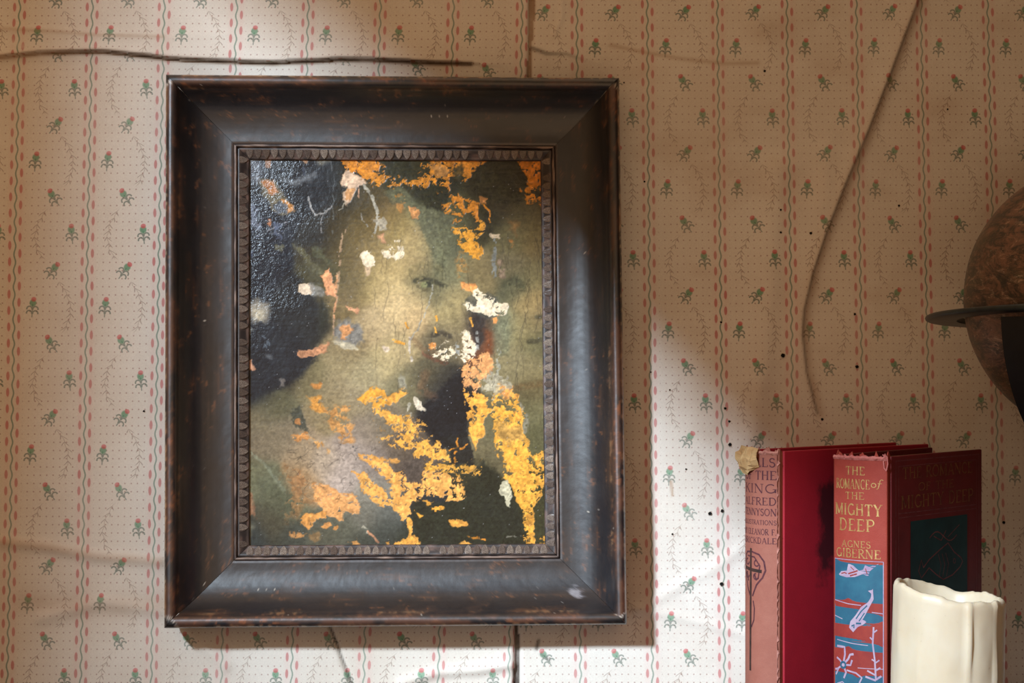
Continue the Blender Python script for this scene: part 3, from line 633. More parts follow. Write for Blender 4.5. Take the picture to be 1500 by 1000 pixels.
stroke([(595, 855), (615, 875)], c5, (160, 158, 138), 3, .85); stroke([(620, 875), (660, 925)], c5, (180, 132, 98), 1.8, .9)
poly([(1256, 640), (1280, 630), (1297, 690), (1286, 748), (1275, 712), (1252, 690)], c5, (198, 196, 164), .8, 1.4, 1, loss=.7)
poly([(838, 240), (862, 255), (882, 292), (850, 286)], c5, (214, 206, 180), .8, 1, 1, loss=.6); stroke([(812, 265), (818, 320)], c5, (168, 166, 148), 2, .8, .2)
poly([(760, 142), (800, 134), (797, 186), (764, 176)], c5, (158, 158, 140), 2.4, 2.4, .7); poly([(45, 62), (60, 56), (78, 100), (66, 116), (48, 98)], c5, (196, 150, 118), .9, 1.2, .95)
poly([(195, 150), (215, 145), (212, 178), (198, 180)], c5, (130, 126, 118), 1.5, 1.4, .8); poly([(130, 30), (165, 30), (160, 55), (135, 50)], c5, (96, 104, 108), 2, 2, .7)
poly([(540, 470), (560, 480), (555, 500)], c5, (60, 66, 66), 1, 1.5, .8)
# fine craquelure, dust and glints
rc = random.Random(5)
for i in range(150):
    if i < 60: cx, cyy = rc.uniform(545, 800), rc.uniform(330, 560)
    elif i < 120: cx, cyy = rc.uniform(420, 560), rc.uniform(640, 740)
    else: cx, cyy = rc.uniform(730, 803), rc.uniform(330, 520)
    pts = [(cx, cyy)]
    for k in range(rc.randint(3, 7)):
        if 60 <= i < 120: pts.append((pts[-1][0] + rc.uniform(-6, 6), pts[-1][1] + rc.uniform(-6, 6)))
        else: pts.append((pts[-1][0] + rc.uniform(-3, 3), pts[-1][1] + rc.uniform(4, 10)))
    x0 = int(min(p[0] for p in pts)) - X0 - 4; x1 = int(max(p[0] for p in pts)) - X0 + 5; y0 = int(min(p[1] for p in pts)) - Y0 - 4; y1 = int(max(p[1] for p in pts)) - Y0 + 5
    sl = (slice(max(0, y0), y1), slice(max(0, x0), x1))
    d, _ = seg_dist(xx[sl], yy[sl], pts)
    m = (np.clip(0.75 - d, 0, 1) * rc.uniform(.3, .65))[..., None]
    IMG[sl] = IMG[sl] * (1 - m) + np.array((46, 44, 38), np.float32) * m
for i in range(420):
    if rc.random() < .6: cx, cyy = rc.gauss(385, 30), rc.gauss(300, 60)
    else: cx, cyy = rc.uniform(358, 800), rc.uniform(230, 800)
    ix, iy = int(cx - X0), int(cyy - Y0)
    if 6 <= ix < PWID - 6 and 5 <= iy < PHEI - 5:
        IMG[iy, ix] = IMG[iy, ix] * .4 + np.array((190, 196, 200)) * .6
IMG = IMG * (1 + N2[..., None] * 0.36 + NS[..., None] * 0.12 + N3[..., None] * 0.12)
IMG += (np.random.default_rng(4).random((PHEI, PWID, 1)) - .5) * 10
IMG = np.clip(IMG, 4, 250)
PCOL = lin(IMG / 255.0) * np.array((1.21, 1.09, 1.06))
PREL = N2 * 0.00010 + N1 * 0.00016 + NS * 0.00010 - LOSS * 0.00022

# ------------------------------------------------------------------ framed painting
fx0, fx1, fy0, fy1 = 241.5, 912.5, 111.5, 917.0
RIM = 0.038
sl0, tt = wall_st(241, 515, RIM); sr0, _ = wall_st(913, 515, RIM)
_, t_top = wall_st(575, 111, RIM); _, t_bot = wall_st(575, 917.5, RIM)
FL, FR, FT, FB = float(sl0), float(sr0), float(t_top), float(t_bot)
fc = ((FL + FR) / 2, (FT + FB) / 2)
frame = empty('framed_painting', wall_world(fc[0], fc[1], 0.003), (-LEAN, 0, 0), 'dark scooped wooden frame holding a flaking old portrait painting on the papered wall', 'painting')
HW, HH = (FR - FL) / 2, (FT - FB) / 2
U = (D - 0.03) / F         # one pixel at the frame

def frame_mat(name, rough, coat):
    m, b = tree(name)
    a = attr('wear').outputs['Color']; n = noise(220, 5, 0.65)
    link(mix(ramp(n, .35, .7) * 0.2, a, rgb(50, 44, 44)), b.inputs['Base Color'])
    link(ramp(noise(40, 5, .6), .2, .8) * 0.22 + rough, b.inputs['Roughness'])
    b.inputs['Specular IOR Level'].default_value = 0.6
    b.inputs['Coat Weight'].default_value = coat; b.inputs['Coat Roughness'].default_value = 0.33
    bump(b, noise(120, 6, .65), 0.25, 0.0007)
    return m
FRAME = frame_mat('worn_black_lacquer', 0.34, 0.8); SLIP = frame_mat('tarnished_gesso', 0.36, 0.2)
SCOOP = [(7, 1), (2, 18), (0, 40), (0.0, 58), (1.0, 65), (3.5, 69.5), (7, 71.5), (10.5, 72), (14, 70.8), (17, 67.5), (19, 63), (20.2, 60), (21.5, 58.5), (23.5, 55), (26.5, 50), (30, 45), (35, 39), (41, 33.5), (48, 29), (56, 25.5), (64, 23), (72, 21.3), (80, 20.3), (88, 20), (94, 20), (95.5, 18.5)]
BEAD = [(95.2, 14), (95.4, 20), (96.0, 22.4), (97.4, 23.4), (98.8, 22.6), (99.6, 20.4), (100, 14)]
SLP = [(100, 10), (100.2, 18.5), (103, 18.8), (106, 17.2), (110, 14.6), (113.5, 12.4), (115.5, 12.2), (116.6, 11), (116.8, 4)]
def dens(pr, n):
    p = np.array(pr, float); d = np.concatenate([[0], np.cumsum(np.hypot(*np.diff(p, axis=0).T))])
    q = np.linspace(0, d[-1], n); return np.stack([np.interp(q, d, p[:, 0]), np.interp(q, d, p[:, 1])], -1)
def warp(x, z):
    """the old frame is out of square"""
    return x - 4.0 * z / (HH / U), z * (1 - 0.0065 * x / (HW / U))
def sweep(name, prof, side, mat, nal, gap=0.25, wob=0.5, parent=None, colour=None):
    """one mitred length of moulding; side 0 top, 1 right, 2 bottom, 3 left"""
    m = len(prof); L = np.linspace(0, 1, nal)
    hx, hz = HW / U, HH / U
    half = hx if side in (0, 2) else hz
    wv, hv = prof[:, 0], prof[:, 1]
    A = (-(half - wv) + gap)[None, :] * (1 - L[:, None]) + ((half - wv) - gap)[None, :] * L[:, None]
    Wd = np.repeat(wv[None, :], nal, 0); Ht = np.repeat(hv[None, :], nal, 0)
    nz = (fbm(A / 45 + side * 31, Wd / 30, 3, 3) - .5) * wob * 2; nz2 = (fbm(A / 8 + side * 17, Wd / 7, 5, 3) - .5) * wob
    Ht = Ht + (nz + nz2) * (Ht > 5); Wd2 = Wd + (fbm(A / 60 + side * 9, Ht / 50, 6, 3) - .5) * wob * 1.6
    if side == 0: X, Z = A, hz - Wd2
    if side == 2: X, Z = A, -(hz - Wd2)
    if side == 3: X, Z = -(hx - Wd2), -A
    if side == 1: X, Z = hx - Wd2, -A
    X, Z = warp(X, Z)
    Pm = np.stack([X, -Ht, Z], -1) * U
    o = grid_mesh(name, Pm, mat, parent, flip=side in (2, 3))
    if side == 1: pass
    if colour is not None: set_col(o, 'wear', lin(colour(side, A, Wd, Ht, half) / 255.0))
    return o
def scoop_col(side, A, Wd, Ht, half):
    n1 = fbm(A / 34 + side * 13, Wd / 9, 2, 4); n2 = fbm(A / 6 + side * 5, Wd / 4, 7, 4); n3 = fbm(A / 120 + side * 3, Wd / 14, 9, 3); ns = fbm(A / 60 + side * 7, Wd / 2.5, 4, 3)
    c = np.array((23, 22, 26), float)[None, None] * (0.72 + 0.55 * n3[..., None])
    def mixc(c, col, k): return c * (1 - k[..., None]) + np.array(col, float) * k[..., None]
    c = mixc(c, (58, 40, 32), np.clip((n1 - .52) * 3, 0, .6)); c = mixc(c, (92, 56, 36), np.clip((ns - .6) * 4, 0, .5) * np.clip((n1 - .4) * 4, 0, 1))
    c = mixc(c, (122, 74, 44), np.clip((n2 - .64) * 8, 0, .75) * np.clip((n1 - .45) * 5, 0, 1))
    rim = np.exp(-((Wd - 9) / 9.0) ** 2)
    c = mixc(c, (108, 64, 42), rim * np.clip((n1 - .3) * 3.2, 0, .75)); c = mixc(c, (150, 86, 48), rim * np.clip((n2 - .55) * 6, 0, .8) * np.clip((n3 - .4) * 5, 0, 1))
    edge = np.exp(-((Wd - 1.5) / 1.8) ** 2) * (Ht > 45)
    c = mixc(c, (206, 186, 150), edge * np.clip((n2 - .52) * 9, 0, .9)); c = mixc(c, (190, 140, 96), edge * np.clip((n1 - .46) * 8, 0, .75))
    inr = np.exp(-((Wd - 94) / 2.2) ** 2); c = mixc(c, (150, 92, 58), inr * .3)
    lip = np.exp(-((Wd - 20) / 1.6) ** 2); c = mixc(c, (140, 108, 76), lip * np.clip((n1 - .5) * 5, 0, .6) * np.clip((n2 - .4) * 5, 0, 1))
    # chipped, bare corners
    e = half - np.abs(A)
    cor = np.clip((19 - np.hypot(e, Wd) + (n2 - .5) * 14) / 3, 0, 1)
    c = mixc(c, (12, 11, 12), cor * .9)
    rimc = np.clip((2.2 - np.abs(np.hypot(e, Wd) - 18 - (n2 - .5) * 14)) / 1.5, 0, 1)
    c = mixc(c, (206, 196, 182), rimc * np.clip((n1 - .42) * 6, 0, .9))
    sp = np.clip((vn(A / 3 + side * 11, Wd / 3, 8) - .984) * 90, 0, 1); c = mixc(c, (210, 198, 180), sp * .9)
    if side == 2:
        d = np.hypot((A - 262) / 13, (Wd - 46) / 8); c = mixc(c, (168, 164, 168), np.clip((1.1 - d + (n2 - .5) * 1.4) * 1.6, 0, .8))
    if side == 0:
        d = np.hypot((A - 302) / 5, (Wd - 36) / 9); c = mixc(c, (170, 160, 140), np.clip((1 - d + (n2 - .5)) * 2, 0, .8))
    return np.clip(c, 3, 250)
def bead_col(side, A, Wd, Ht, half):
    n = fbm(A / 20 + side * 3, Wd / 3, 3, 4)
    c = np.array((62, 50, 46), float)[None, None] + np.array((96, 82, 70), float)[None, None] * np.clip((n - .38) * 3, 0, 1)[..., None]
    return np.clip(c, 5, 250)
def slip_col(side, A, Wd, Ht, half):
    n = fbm(A / 12 + side * 3, Wd / 5, 6, 4)
    c = np.array((48, 40, 38), float)[None, None] + np.array((60, 44, 36), float)[None, None] * np.clip((n - .4) * 3, 0, 1)[..., None]
    return np.clip(c, 5, 250)
# carved leaf: a pointed tongue with a raised rib, tilted like the slip
def leaf_mesh():
    vs = []; fs = []
    prof = [(0.0, 4.6), (0.2, 5.6), (0.5, 5.0), (0.8, 3.2), (1.0, 0.8)]
    cross = [(-1, -.2), (-.72, 1.0), (-.42, .15), (0, 1.5), (.42, .15), (.72, 1.0), (1, -.2)]
    for t, wd in prof:
        z = 12.2 * t; dz = -6.3 * t
        vs += [(x * wd, z, h * (1.05 - .5 * t) + dz + .1) for x, h in cross]
    for i in range(len(prof) - 1):
        for j in range(6): fs.append((i * 7 + j, i * 7 + j + 1, (i + 1) * 7 + j + 1, (i + 1) * 7 + j))
    me = bpy.data.meshes.new('carved_leaf'); me.from_pydata(vs, [], fs); me.update()
    me.polygons.foreach_set('use_smooth', [True] * len(fs)); me.materials.append(LEAFM)
    return me
LEAFM, _b = tree('worn_carved_gesso')
_oi = node('ShaderNodeObjectInfo'); _n = noise(0.9, 4, .6)
link(mix(ramp(_n, .35, .65), rgb(58, 46, 42), mix(E(_oi.outputs['Random']), rgb(104, 88, 78), rgb(172, 154, 138))), _b.inputs['Base Color'])
_b.inputs['Roughness'].default_value = 0.27; _b.inputs['Specular IOR Level'].default_value = 0.6
LM = leaf_mesh()
for side in range(4):
    half = (HW if side in (0, 2) else HH) / U
    sweep('rail', dens(SCOOP, 64), side, FRAME, 330, 0.3, 0.28, frame, scoop_col)
    sweep('bead', dens(BEAD, 12), side, SLIP, 200, 0.3, 0.4, frame, bead_col)
    sp = sweep('carved_slip', dens(SLP, 22), side, SLIP, 200, 0.3, 0.35, frame, slip_col)
    n = int((half - 112) * 2 / 12.2); st = (half - 112) * 2 / n
    hx, hz = HW / U, HH / U
    for i in range(n):
        a = -(half - 112) + st * (i + .5); wd = 103.0
        if rnd.random() < 0.04: continue
        o = bpy.data.objects.new('carved_leaf', LM); COL.objects.link(o); o.parent = sp
        # local x along the rail, local y towards the picture, local z out of the wall
        if side == 0: loc = (a, hz - wd); ex, ey = (1, 0), (0, -1)
        if side == 2: loc = (a, -(hz - wd)); ex, ey = (-1, 0), (0, 1)
        if side == 3: loc = (-(hx - wd), -a); ex, ey = (0, 1), (1, 0)
        if side == 1: loc = (hx - wd, -a); ex, ey = (0, -1), (-1, 0)
        loc = warp(*loc)
        M = Matrix(((ex[0], ey[0], 0, loc[0] * U), (0, 0, -1, -19.0 * U), (ex[1], ey[1], 0, loc[1] * U), (0, 0, 0, 1)))
        k = U * rnd.uniform(.94, 1.05)
        o.matrix_local = M @ Matrix.Diagonal((k, k, k * rnd.uniform(.8, 1.15), 1))
# painted panel
PM, b = tree('flaking_oil_paint')
link(attr('paint').outputs['Color'], b.inputs['Base Color'])
nn = noise(300, 4, .6)
link(ramp(noise(25, 4, .6), .3, .7) * 0.12 + 0.20, b.inputs['Roughness']); b.inputs['Specular IOR Level'].default_value = 0.5
b.inputs['Coat Weight'].default_value = 0.0
vsep = node('ShaderNodeSeparateColor'); link(attr('varnish').outputs['Color'], vsep.inputs[0])
bump(b, noise(420, 5, .7) * 0.35 + noise(380, 3, .6) * E(vsep.outputs[0]) * 4.5, 0.3, 0.0006)
PH_ = 7.0 * U + 0.003
ps, pt = wall_st(xx, yy, PH_)
Pp = np.stack([ps - fc[0], -(7.0 * U) - PREL, pt - fc[1]], -1)
panel = grid_mesh('painted_panel', Pp, PM, frame, flip=True)
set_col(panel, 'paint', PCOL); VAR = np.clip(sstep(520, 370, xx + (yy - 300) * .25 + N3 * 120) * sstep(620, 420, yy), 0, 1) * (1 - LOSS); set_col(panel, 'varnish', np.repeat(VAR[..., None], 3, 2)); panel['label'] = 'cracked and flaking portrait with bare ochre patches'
box('backing_board', -HW + 0.03, HW - 0.03, -3.5 * U, 0.0, -HH + 0.03, HH - 0.03, WOODM, frame)

# ------------------------------------------------------------------ lettering: a small serif stroke font
def arc(cx, cy, rx, ry, a0, a1, n=12):
    return [(cx + rx * math.cos(math.radians(a0 + (a1 - a0) * i / n)), cy + ry * math.sin(math.radians(a0 + (a1 - a0) * i / n))) for i in range(n + 1)]
TK, TN = 0.15, 0.07
def V(x, s0=1, s1=1, y0=0, y1=1):
    r = [([(x, y0), (x, y1)], TK)]
    if s0: r.append(([(x - .13, y0 + .03), (x + .13, y0 + .03)], .06))
    if s1: r.append(([(x - .13, y1 - .03), (x + .13, y1 - .03)], .06))
    return r
def Hb(y, x0, x1, tick=0):
    r = [([(x0, y), (x1, y)], TN)]
    if tick: r.append(([(x1, y), (x1, y + tick)], .07))
    return r
GL = {
 'A': (.82, [([(.08, 0), (.41, 1)], TN), ([(.41, 1), (.74, 0)], TK), ([(.2, .34), (.62, .34)], TN), ([(-.02, .03), (.2, .03)], .06), ([(.6, .03), (.86, .03)], .06)]),
 'B': (.68, V(.14) + [([(.14, .97)] + arc(.36, .75, .2, .22, 90, -90) + [(.14, .53)], .1), ([(.14, .53)] + arc(.38, .28, .24, .25, 90, -90) + [(.14, .03)], .11)]),
 'C': (.74, [(arc(.42, .5, .34, .46, 50, 310, 18), .12), ([(.64, .7), (.64, .92)], .06)]),
 'D': (.78, V(.14) + [([(.14, .97)] + arc(.34, .5, .34, .47, 90, -90, 16) + [(.14, .03)], .11)]),
 'E': (.64, V(.14) + Hb(.96, .14, .56, -.16) + Hb(.52, .14, .44) + Hb(.04, .14, .6, .17)),
 'F': (.60, V(.14) + Hb(.96, .14, .56, -.16) + Hb(.52, .14, .44)),
 'G': (.80, [(arc(.42, .5, .34, .46, 50, 330, 18), .12), ([(.72, .05), (.72, .42)], TK), ([(.56, .42), (.84, .42)], .06)]),
 'H': (.82, V(.14) + V(.66) + Hb(.52, .14, .66)),
 'I': (.34, V(.17)),
 'K': (.80, V(.14) + [([(.14, .42), (.66, .98)], TN), ([(.34, .6), (.72, .02)], TK), ([(.56, .97), (.78, .97)], .06), ([(.6, .03), (.84, .03)], .06)]),
 'L': (.62, V(.14) + Hb(.04, .14, .58, .2)),
 'M': (.98, V(.12) + V(.84) + [([(.12, 1), (.48, .1)], TK), ([(.48, .1), (.84, 1)], TN)]),
 'N': (.84, [([(.12, 0), (.12, 1)], TN), ([(.12, 1), (.7, 0)], TK), ([(.7, 0), (.7, 1)], TN), ([(0, .97), (.2, .97)], .06), ([(0, .03), (.24, .03)], .06), ([(.58, .97), (.82, .97)], .06)]),
 'O': (.84, [(arc(.42, .5, .36, .47, 0, 360, 24), .12)]),
 'P': (.64, V(.14) + [([(.14, .97)] + arc(.36, .72, .23, .25, 90, -90) + [(.14, .47)], .1)]),
 'R': (.74, V(.14) + [([(.14, .97)] + arc(.36, .74, .22, .23, 90, -90) + [(.14, .51)], .1), ([(.34, .5), (.68, .02)], TK), ([(.58, .03), (.8, .03)], .06)]),
 'S': (.58, [(arc(.29, .74, .2, .22, 30, 270, 14) + arc(.29, .27, .22, .25, 90, -150, 14)[1:], .12), ([(.47, .76), (.47, .94)], .06), ([(.09, .06), (.09, .26)], .06)]),
 'T': (.72, V(.36, 1, 0) + Hb(.96, .04, .68, -.17) + [([(.04, .96), (.04, .79)], .07)]),
 'U': (.8, [([(.14, 1), (.14, .3)] + arc(.4, .3, .26, .28, 180, 360, 12) + [(.66, 1)], .11), ([(0, .97), (.27, .97)], .06), ([(.54, .97), (.8, .97)], .06)]),
 'Y': (.76, [([(.08, 1), (.38, .5)], TK), ([(.68, 1), (.38, .5)], TN)] + V(.38, 1, 0, 0, .5) + [([(-.02, .97), (.2, .97)], .06), ([(.56, .97), (.8, .97)], .06)]),
 'o': (.5, [(arc(.25, .24, .2, .24, 0, 360, 16), .1)]),
 'f': (.5, [([(.0, -.2), (.12, -.1), (.26, .6)] + arc(.42, .62, .16, .28, 180, 40, 8), .1), ([(.08, .46), (.44, .46)], .07)]),
 ' ': (.4, []), '.': (.25, [([(.1, .0), (.1, .12)], .12)]),
}
def text_width(s, tr=0.08): return sum(GL[c][0] + tr for c in s) - tr
def text_strokes(s, x0, x1, y, h, tr=0.08):
    """strokes fitted between x0 and x1, base line y, height h (same units)"""
    k = (x1 - x0) / text_width(s, tr); out = []; x = x0
    for c in s:
        wd, st = GL[c]
        for pts, tk in st: out.append(([(x + px * k, y + py * h) for px, py in pts], tk * min(h, k * 1.15)))
        x += (wd + tr) * k
    return out
def strokes_mesh(name, strokes, fmap, mat, parent, off, sub=0.0):
    """flat ribbons mapped on a surface by fmap(u, v, offset)"""
    vs = []; fs = []
    for pts, wd in strokes:
        if sub:
            q = [pts[0]]
            for a, c in zip(pts[:-1], pts[1:]):
                m_ = max(1, int(math.hypot(c[0] - a[0], c[1] - a[1]) / sub))
                q += [(a[0] + (c[0] - a[0]) * i / m_, a[1] + (c[1] - a[1]) * i / m_) for i in range(1, m_ + 1)]
            pts = q
        n = len(pts); b0 = len(vs)
        for i, (x, y) in enumerate(pts):
            a = pts[max(0, i - 1)]; c = pts[min(n - 1, i + 1)]
            dx, dy = c[0] - a[0], c[1] - a[1]; L = math.hypot(dx, dy) or 1
            nx, ny = -dy / L * wd / 2, dx / L * wd / 2
            vs.append(fmap(x + nx, y + ny, off)); vs.append(fmap(x - nx, y - ny, off))
        for i in range(n - 1): fs.append((b0 + 2 * i, b0 + 2 * i + 1, b0 + 2 * i + 3, b0 + 2 * i + 2))
    return mk(name, vs, fs, mat, parent, smooth=False)
def flat_poly(name, polys, fmap, mat, parent, off, cell=0.0022):
    """filled outlines laid on a surface; fine cells so that they follow a curve"""
    vs = []; fs = []
    for p in polys:
        xs_ = [q[0] for q in p]; ys_ = sorted(set(q[1] for q in p))
        y = min(ys_); y1 = max(ys_); n = max(2, int((y1 - y) / cell) + 1)
        rows = np.linspace(y + 1e-6, y1 - 1e-6, n)
        spans = []
        for r in rows:
            xi = []
            for (ax, ay), (bx, by) in zip(p, p[1:] + p[:1]):
                if (ay > r) != (by > r): xi.append(ax + (bx - ax) * (r - ay) / (by - ay))
            spans.append(sorted(xi))
        for i in range(n - 1):
            A, B = spans[i], spans[i + 1]
            for k in range(0, min(len(A), len(B)) - 1, 2):
                wmax = max(A[k + 1] - A[k], B[k + 1] - B[k]); m_ = max(1, int(wmax / (cell * 1.5)))
                b0 = len(vs)
                for j in range(m_ + 1):
                    f_ = j / m_
                    vs.append(fmap(A[k] + (A[k + 1] - A[k]) * f_, rows[i], off)); vs.append(fmap(B[k] + (B[k + 1] - B[k]) * f_, rows[i + 1], off))
                for j in range(m_): fs.append((b0 + 2 * j, b0 + 2 * j + 2, b0 + 2 * j + 3, b0 + 2 * j + 1))
    return mk(name, vs, fs, mat, parent, smooth=False)

# ------------------------------------------------------------------ books
def cloth(name, c1, c2, c3, amount=0.5, rough=0.7):
    m, b = tree(name)
    n = noise(70, 6, .65); n2 = noise(18, 5, .6); weave = noise(1500, 2, .5)
    col = mix(ramp(n, .4, .7) * amount, c1, c2)
    col = mix(ramp(n2, .5, .75) * amount, col, c3)
    col = mix(ramp(weave, .4, .8) * .18, col, c3)
    link(col, b.inputs['Base Color']); b.inputs['Roughness'].default_value = rough; b.inputs['Specular IOR Level'].default_value = .35
    bump(b, weave + n * .6, .25, .0005)
    return m
PAGES = simple('browned_page_edges', rgb(150, 118, 84), .85, rgb(96, 70, 48), 60, stretch=(60, 1, 1))
def make_book(name, label, A, theta, wdt, bulge, L, H, z0, spine_m, cover_m, fray_seed):
    th = math.radians(theta)
    org = Vector((A[0] - wdt / 2 * math.cos(th), A[1] + wdt / 2 * math.sin(th), z0))
    bk = empty(name, org, (0, 0, -th), label, 'book', 'old red cloth books on the shelf')
    bt = 0.0028
    def sp_y(x): return -bulge * max(0.0, 1 - (2 * x / wdt) ** 2)
    def smap(u, z, off):
        """u 0..1 across the spine, z from the foot"""
        x = (u - .5) * wdt; y = sp_y(x)
        sl = 8 * bulge * x / wdt ** 2
        nx, ny = sl, -1.0; q = math.hypot(nx, ny)
        return (x + nx / q * off, y + ny / q * off, z)
    # spine cloth with a frayed head
    us = np.linspace(0, 1, 41); zs = np.concatenate([np.linspace(0, H - .008, 40), np.linspace(H - .0065, H, 6)])
    r_ = random.Random(fray_seed); fray = [r_.uniform(-.0028, .0012) + .002 * math.sin(i * .7 + fray_seed) for i in range(47)]
    Pq = np.zeros((len(zs), 47, 3)); Pi = Pq.copy()
    for j in range(47):
        for i, z in enumerate(zs):
            zz = z + fray[j] * max(0, (z - (H - .01)) / .01)
            if j < 3:
                p = (-wdt / 2 + (.0008, .0012, .0006)[j], (.006, .0035, .0015)[j], zz); q = (p[0] + .0009, p[1], zz)
            elif j >= 44:
                k = 46 - j; p = (wdt / 2 - (.0008, .0012, .0006)[k], (.006, .0035, .0015)[k], zz); q = (p[0] - .0009, p[1], zz)
            else:
                p = smap(us[j - 3], zz, 0.0); q = smap(us[j - 3], zz, -.0010)
            Pq[i, j] = p; Pi[i, j] = q
    Pall = np.concatenate([Pi[:1], Pq, Pi[::-1]], 0)
    sp = grid_mesh('spine', Pall, spine_m, bk)
    covers = []
    for sx in (1, -1):
        xa, xb = (wdt / 2 - bt, wdt / 2 + .0004) if sx > 0 else (-wdt / 2 - .0004, -wdt / 2 + bt)
        covers.append(box('cover', xa, xb, .0045, L, 0, H - .001, cover_m, bk, .0008, 2))
    box('page_block', -wdt / 2 + bt + .0001, wdt / 2 - bt - .0001, .003, L - .004, .003, H - .005, PAGES, bk, .0004, 1)
    return bk, sp, covers, smap
HB = 0.0
# --- the tall pink and red book on the left
d1 = 1.50; A1 = at(1142, 660, d1); z1 = -0.0795
SP1 = cloth('faded_pink_spine_cloth', rgb(158, 96, 80), rgb(176, 116, 98), rgb(130, 72, 62), .45)
CV1, b = tree('crimson_cover_cloth')
n = noise(26, 6, .65); wv = noise(1300, 2, .5); dk = noise(38, 5, .7)
sepc = node('ShaderNodeSeparateXYZ'); link(node('ShaderNodeTexCoord').outputs['Object'], sepc.inputs[0])
cyl = E(sepc.outputs[1]); czl = E(sepc.outputs[2])
stn = ramp(cyl + (dk - .5) * .03, .040, .047) * ramp(czl * -1 + (dk - .5) * .06, -.185, -.175) * ramp(czl + (dk - .5) * .06, .105, .12)
col = mix(ramp(n, .35, .75) * .6, rgb(172, 24, 44), rgb(138, 14, 34)); col = mix(ramp(wv, .4, .8) * .2, col, rgb(190, 60, 80)); col = mix(stn * .85, col, rgb(40, 14, 22))
link(col, b.inputs['Base Color']); b.inputs['Roughness'].default_value = .6; bump(b, wv, .2, .0004)
book1, sp1, cov1, sm1 = make_book('book', 'old book with faded pink spine and crimson cover, nearest the painting', A1, 50, .0345, .0068, .1716, z1 - SHZ, SHZ, SP1, CV1, 3)
H1 = z1 - SHZ
INK1 = simple('plum_ink', rgb(72, 34, 44), .8, rgb(98, 52, 56), 300, bumpk=0)
DARKINK = simple('black_ink', rgb(44, 30, 26), .8, rgb(70, 44, 36), 200, bumpk=0)
dsp1 = 1.492
def y1z(py): return H1 - (py - 659) * dsp1 / F      # height on the spine of a pixel row
for (s, ya, yb, u0, u1) in [('IDYLLS', 671, 684.5, .05, .93), ('OF THE', 690, 703.5, .08, .95), ('KING', 709.5, 723, .08, .95), ('ALFRED', 729.5, 741, .06, .95), ('TENNYSON', 746, 756.5, .05, .95),
                        ('ILLUSTRATIONS', 763, 770, .03, .95), ('BY ELEANOR F.', 776, 785, .03, .95), ('BRICKDALE', 789, 798, .05, .95)]:
    h = y1z(ya) - y1z(yb); W1 = .0345
    st = text_strokes(s, u0 * W1, u1 * W1, y1z(yb), h)
    strokes_mesh('lettering', st, lambda x, z, o_: sm1(x / W1, z, o_), INK1, sp1, .00012, .0012)
def e1(X, Y): return ((X - 92) / 236.0 * W1, y1z(780 + Y / 4.545))
sw = [([e1(172, 118), e1(170, 400), e1(166, 945)], .0022), ([e1(112, 252), e1(176, 262), e1(246, 268)], .0024)]
strokes_mesh('sword_emblem', sw, lambda x, z, o_: sm1(x / W1, z, o_), DARKINK, sp1, .00022, .0015)
sh = [([e1(118 + 0, 170), e1(135, 145), e1(180, 140), e1(230, 155), e1(258, 200), e1(266, 260), e1(250, 310), e1(215, 360), e1(185, 440)], .0013),
      ([e1(118, 170), e1(108, 220), e1(118, 300), e1(140, 380), e1(165, 440)], .0013), ([e1(140, 170), e1(200, 175), e1(235, 230), e1(225, 320)], .0011),
      ([e1(190, 470), e1(200, 520), e1(196, 600), e1(176, 650)], .0011), ([e1(135, 290), e1(150, 340)], .0014), ([e1(200, 290), e1(215, 330)], .0014)]
for (cx, cyy) in ((140, 210), (215, 215), (140, 300), (210, 305)):
    sh.append(([e1(cx + 16 * math.cos(a * .6), cyy + 20 * math.sin(a * .6)) for a in range(9)], .0011))
strokes_mesh('shield_emblem', sh, lambda x, z, o_: sm1(x / W1, z, o_), INK1, sp1, .00018, .0015)
# torn lining paper sticking out of the head, and the frayed hinge
FLAP = simple('yellowed_torn_paper', rgb(212, 182, 132), .85, rgb(180, 140, 92), 90)
vs = []; fs = []; rf = random.Random(2)
for i, u_ in enumerate(np.linspace(-.06, .60, 8)):
    for j, f_ in enumerate(np.linspace(0, 1, 8)):
        wid = 1.0 - .55 * abs(i / 7 - .4) ** 1.2
        zz = H1 + .0015 + rf.uniform(-.0008, .0008) - f_ * .021 * wid
        off = .0008 + .0035 * math.sin(f_ * 3.0) + .0016 * math.sin(i * 1.9 + f_ * 5) + rf.uniform(-.0006, .0006)
        vs.append(sm1(u_ - .08 * f_ * (1 - i / 7), zz, off))
for i in range(7):
    for j in range(7): fs.append((i * 8 + j, i * 8 + j + 1, (i + 1) * 8 + j + 1, (i + 1) * 8 + j))
fl = mk('torn_flap', vs, fs, FLAP, book1, smooth=False); fl['label'] = 'crumpled yellow scrap of torn lining'
md = fl.modifiers.new('thick', 'SOLIDIFY'); md.thickness = .0004
FR1 = simple('frayed_pink_fibres', rgb(198, 140, 126), .9, rgb(170, 110, 98), 200)
def fray_strip(name, parent, smap, u0, z_a, z_b, mat, seed, amp=.03, base=.012, n=90):
    r = random.Random(seed); vs = []; fs = []
    for i in range(n + 1):
        z = z_a + (z_b - z_a) * i / n
        wd = base + amp * max(0, r.gauss(0, .5))
        vs.append(smap(u0, z, .0003)); vs.append(smap(u0 + wd * .5, z + r.uniform(-.001, .001), .0011 + r.uniform(-.0004, .0007))); vs.append(smap(u0 + wd, z + r.uniform(-.001, .001), .0004))
    for i in range(n):
        for k in range(2): fs.append((i * 3 + k, i * 3 + k + 1, i * 3 + k + 4, i * 3 + k + 3))
    return mk(name, vs, fs, mat, parent, smooth=False)
fray_strip('frayed_hinge', book1, sm1, .955, .02, H1 - .002, FR1, 5)
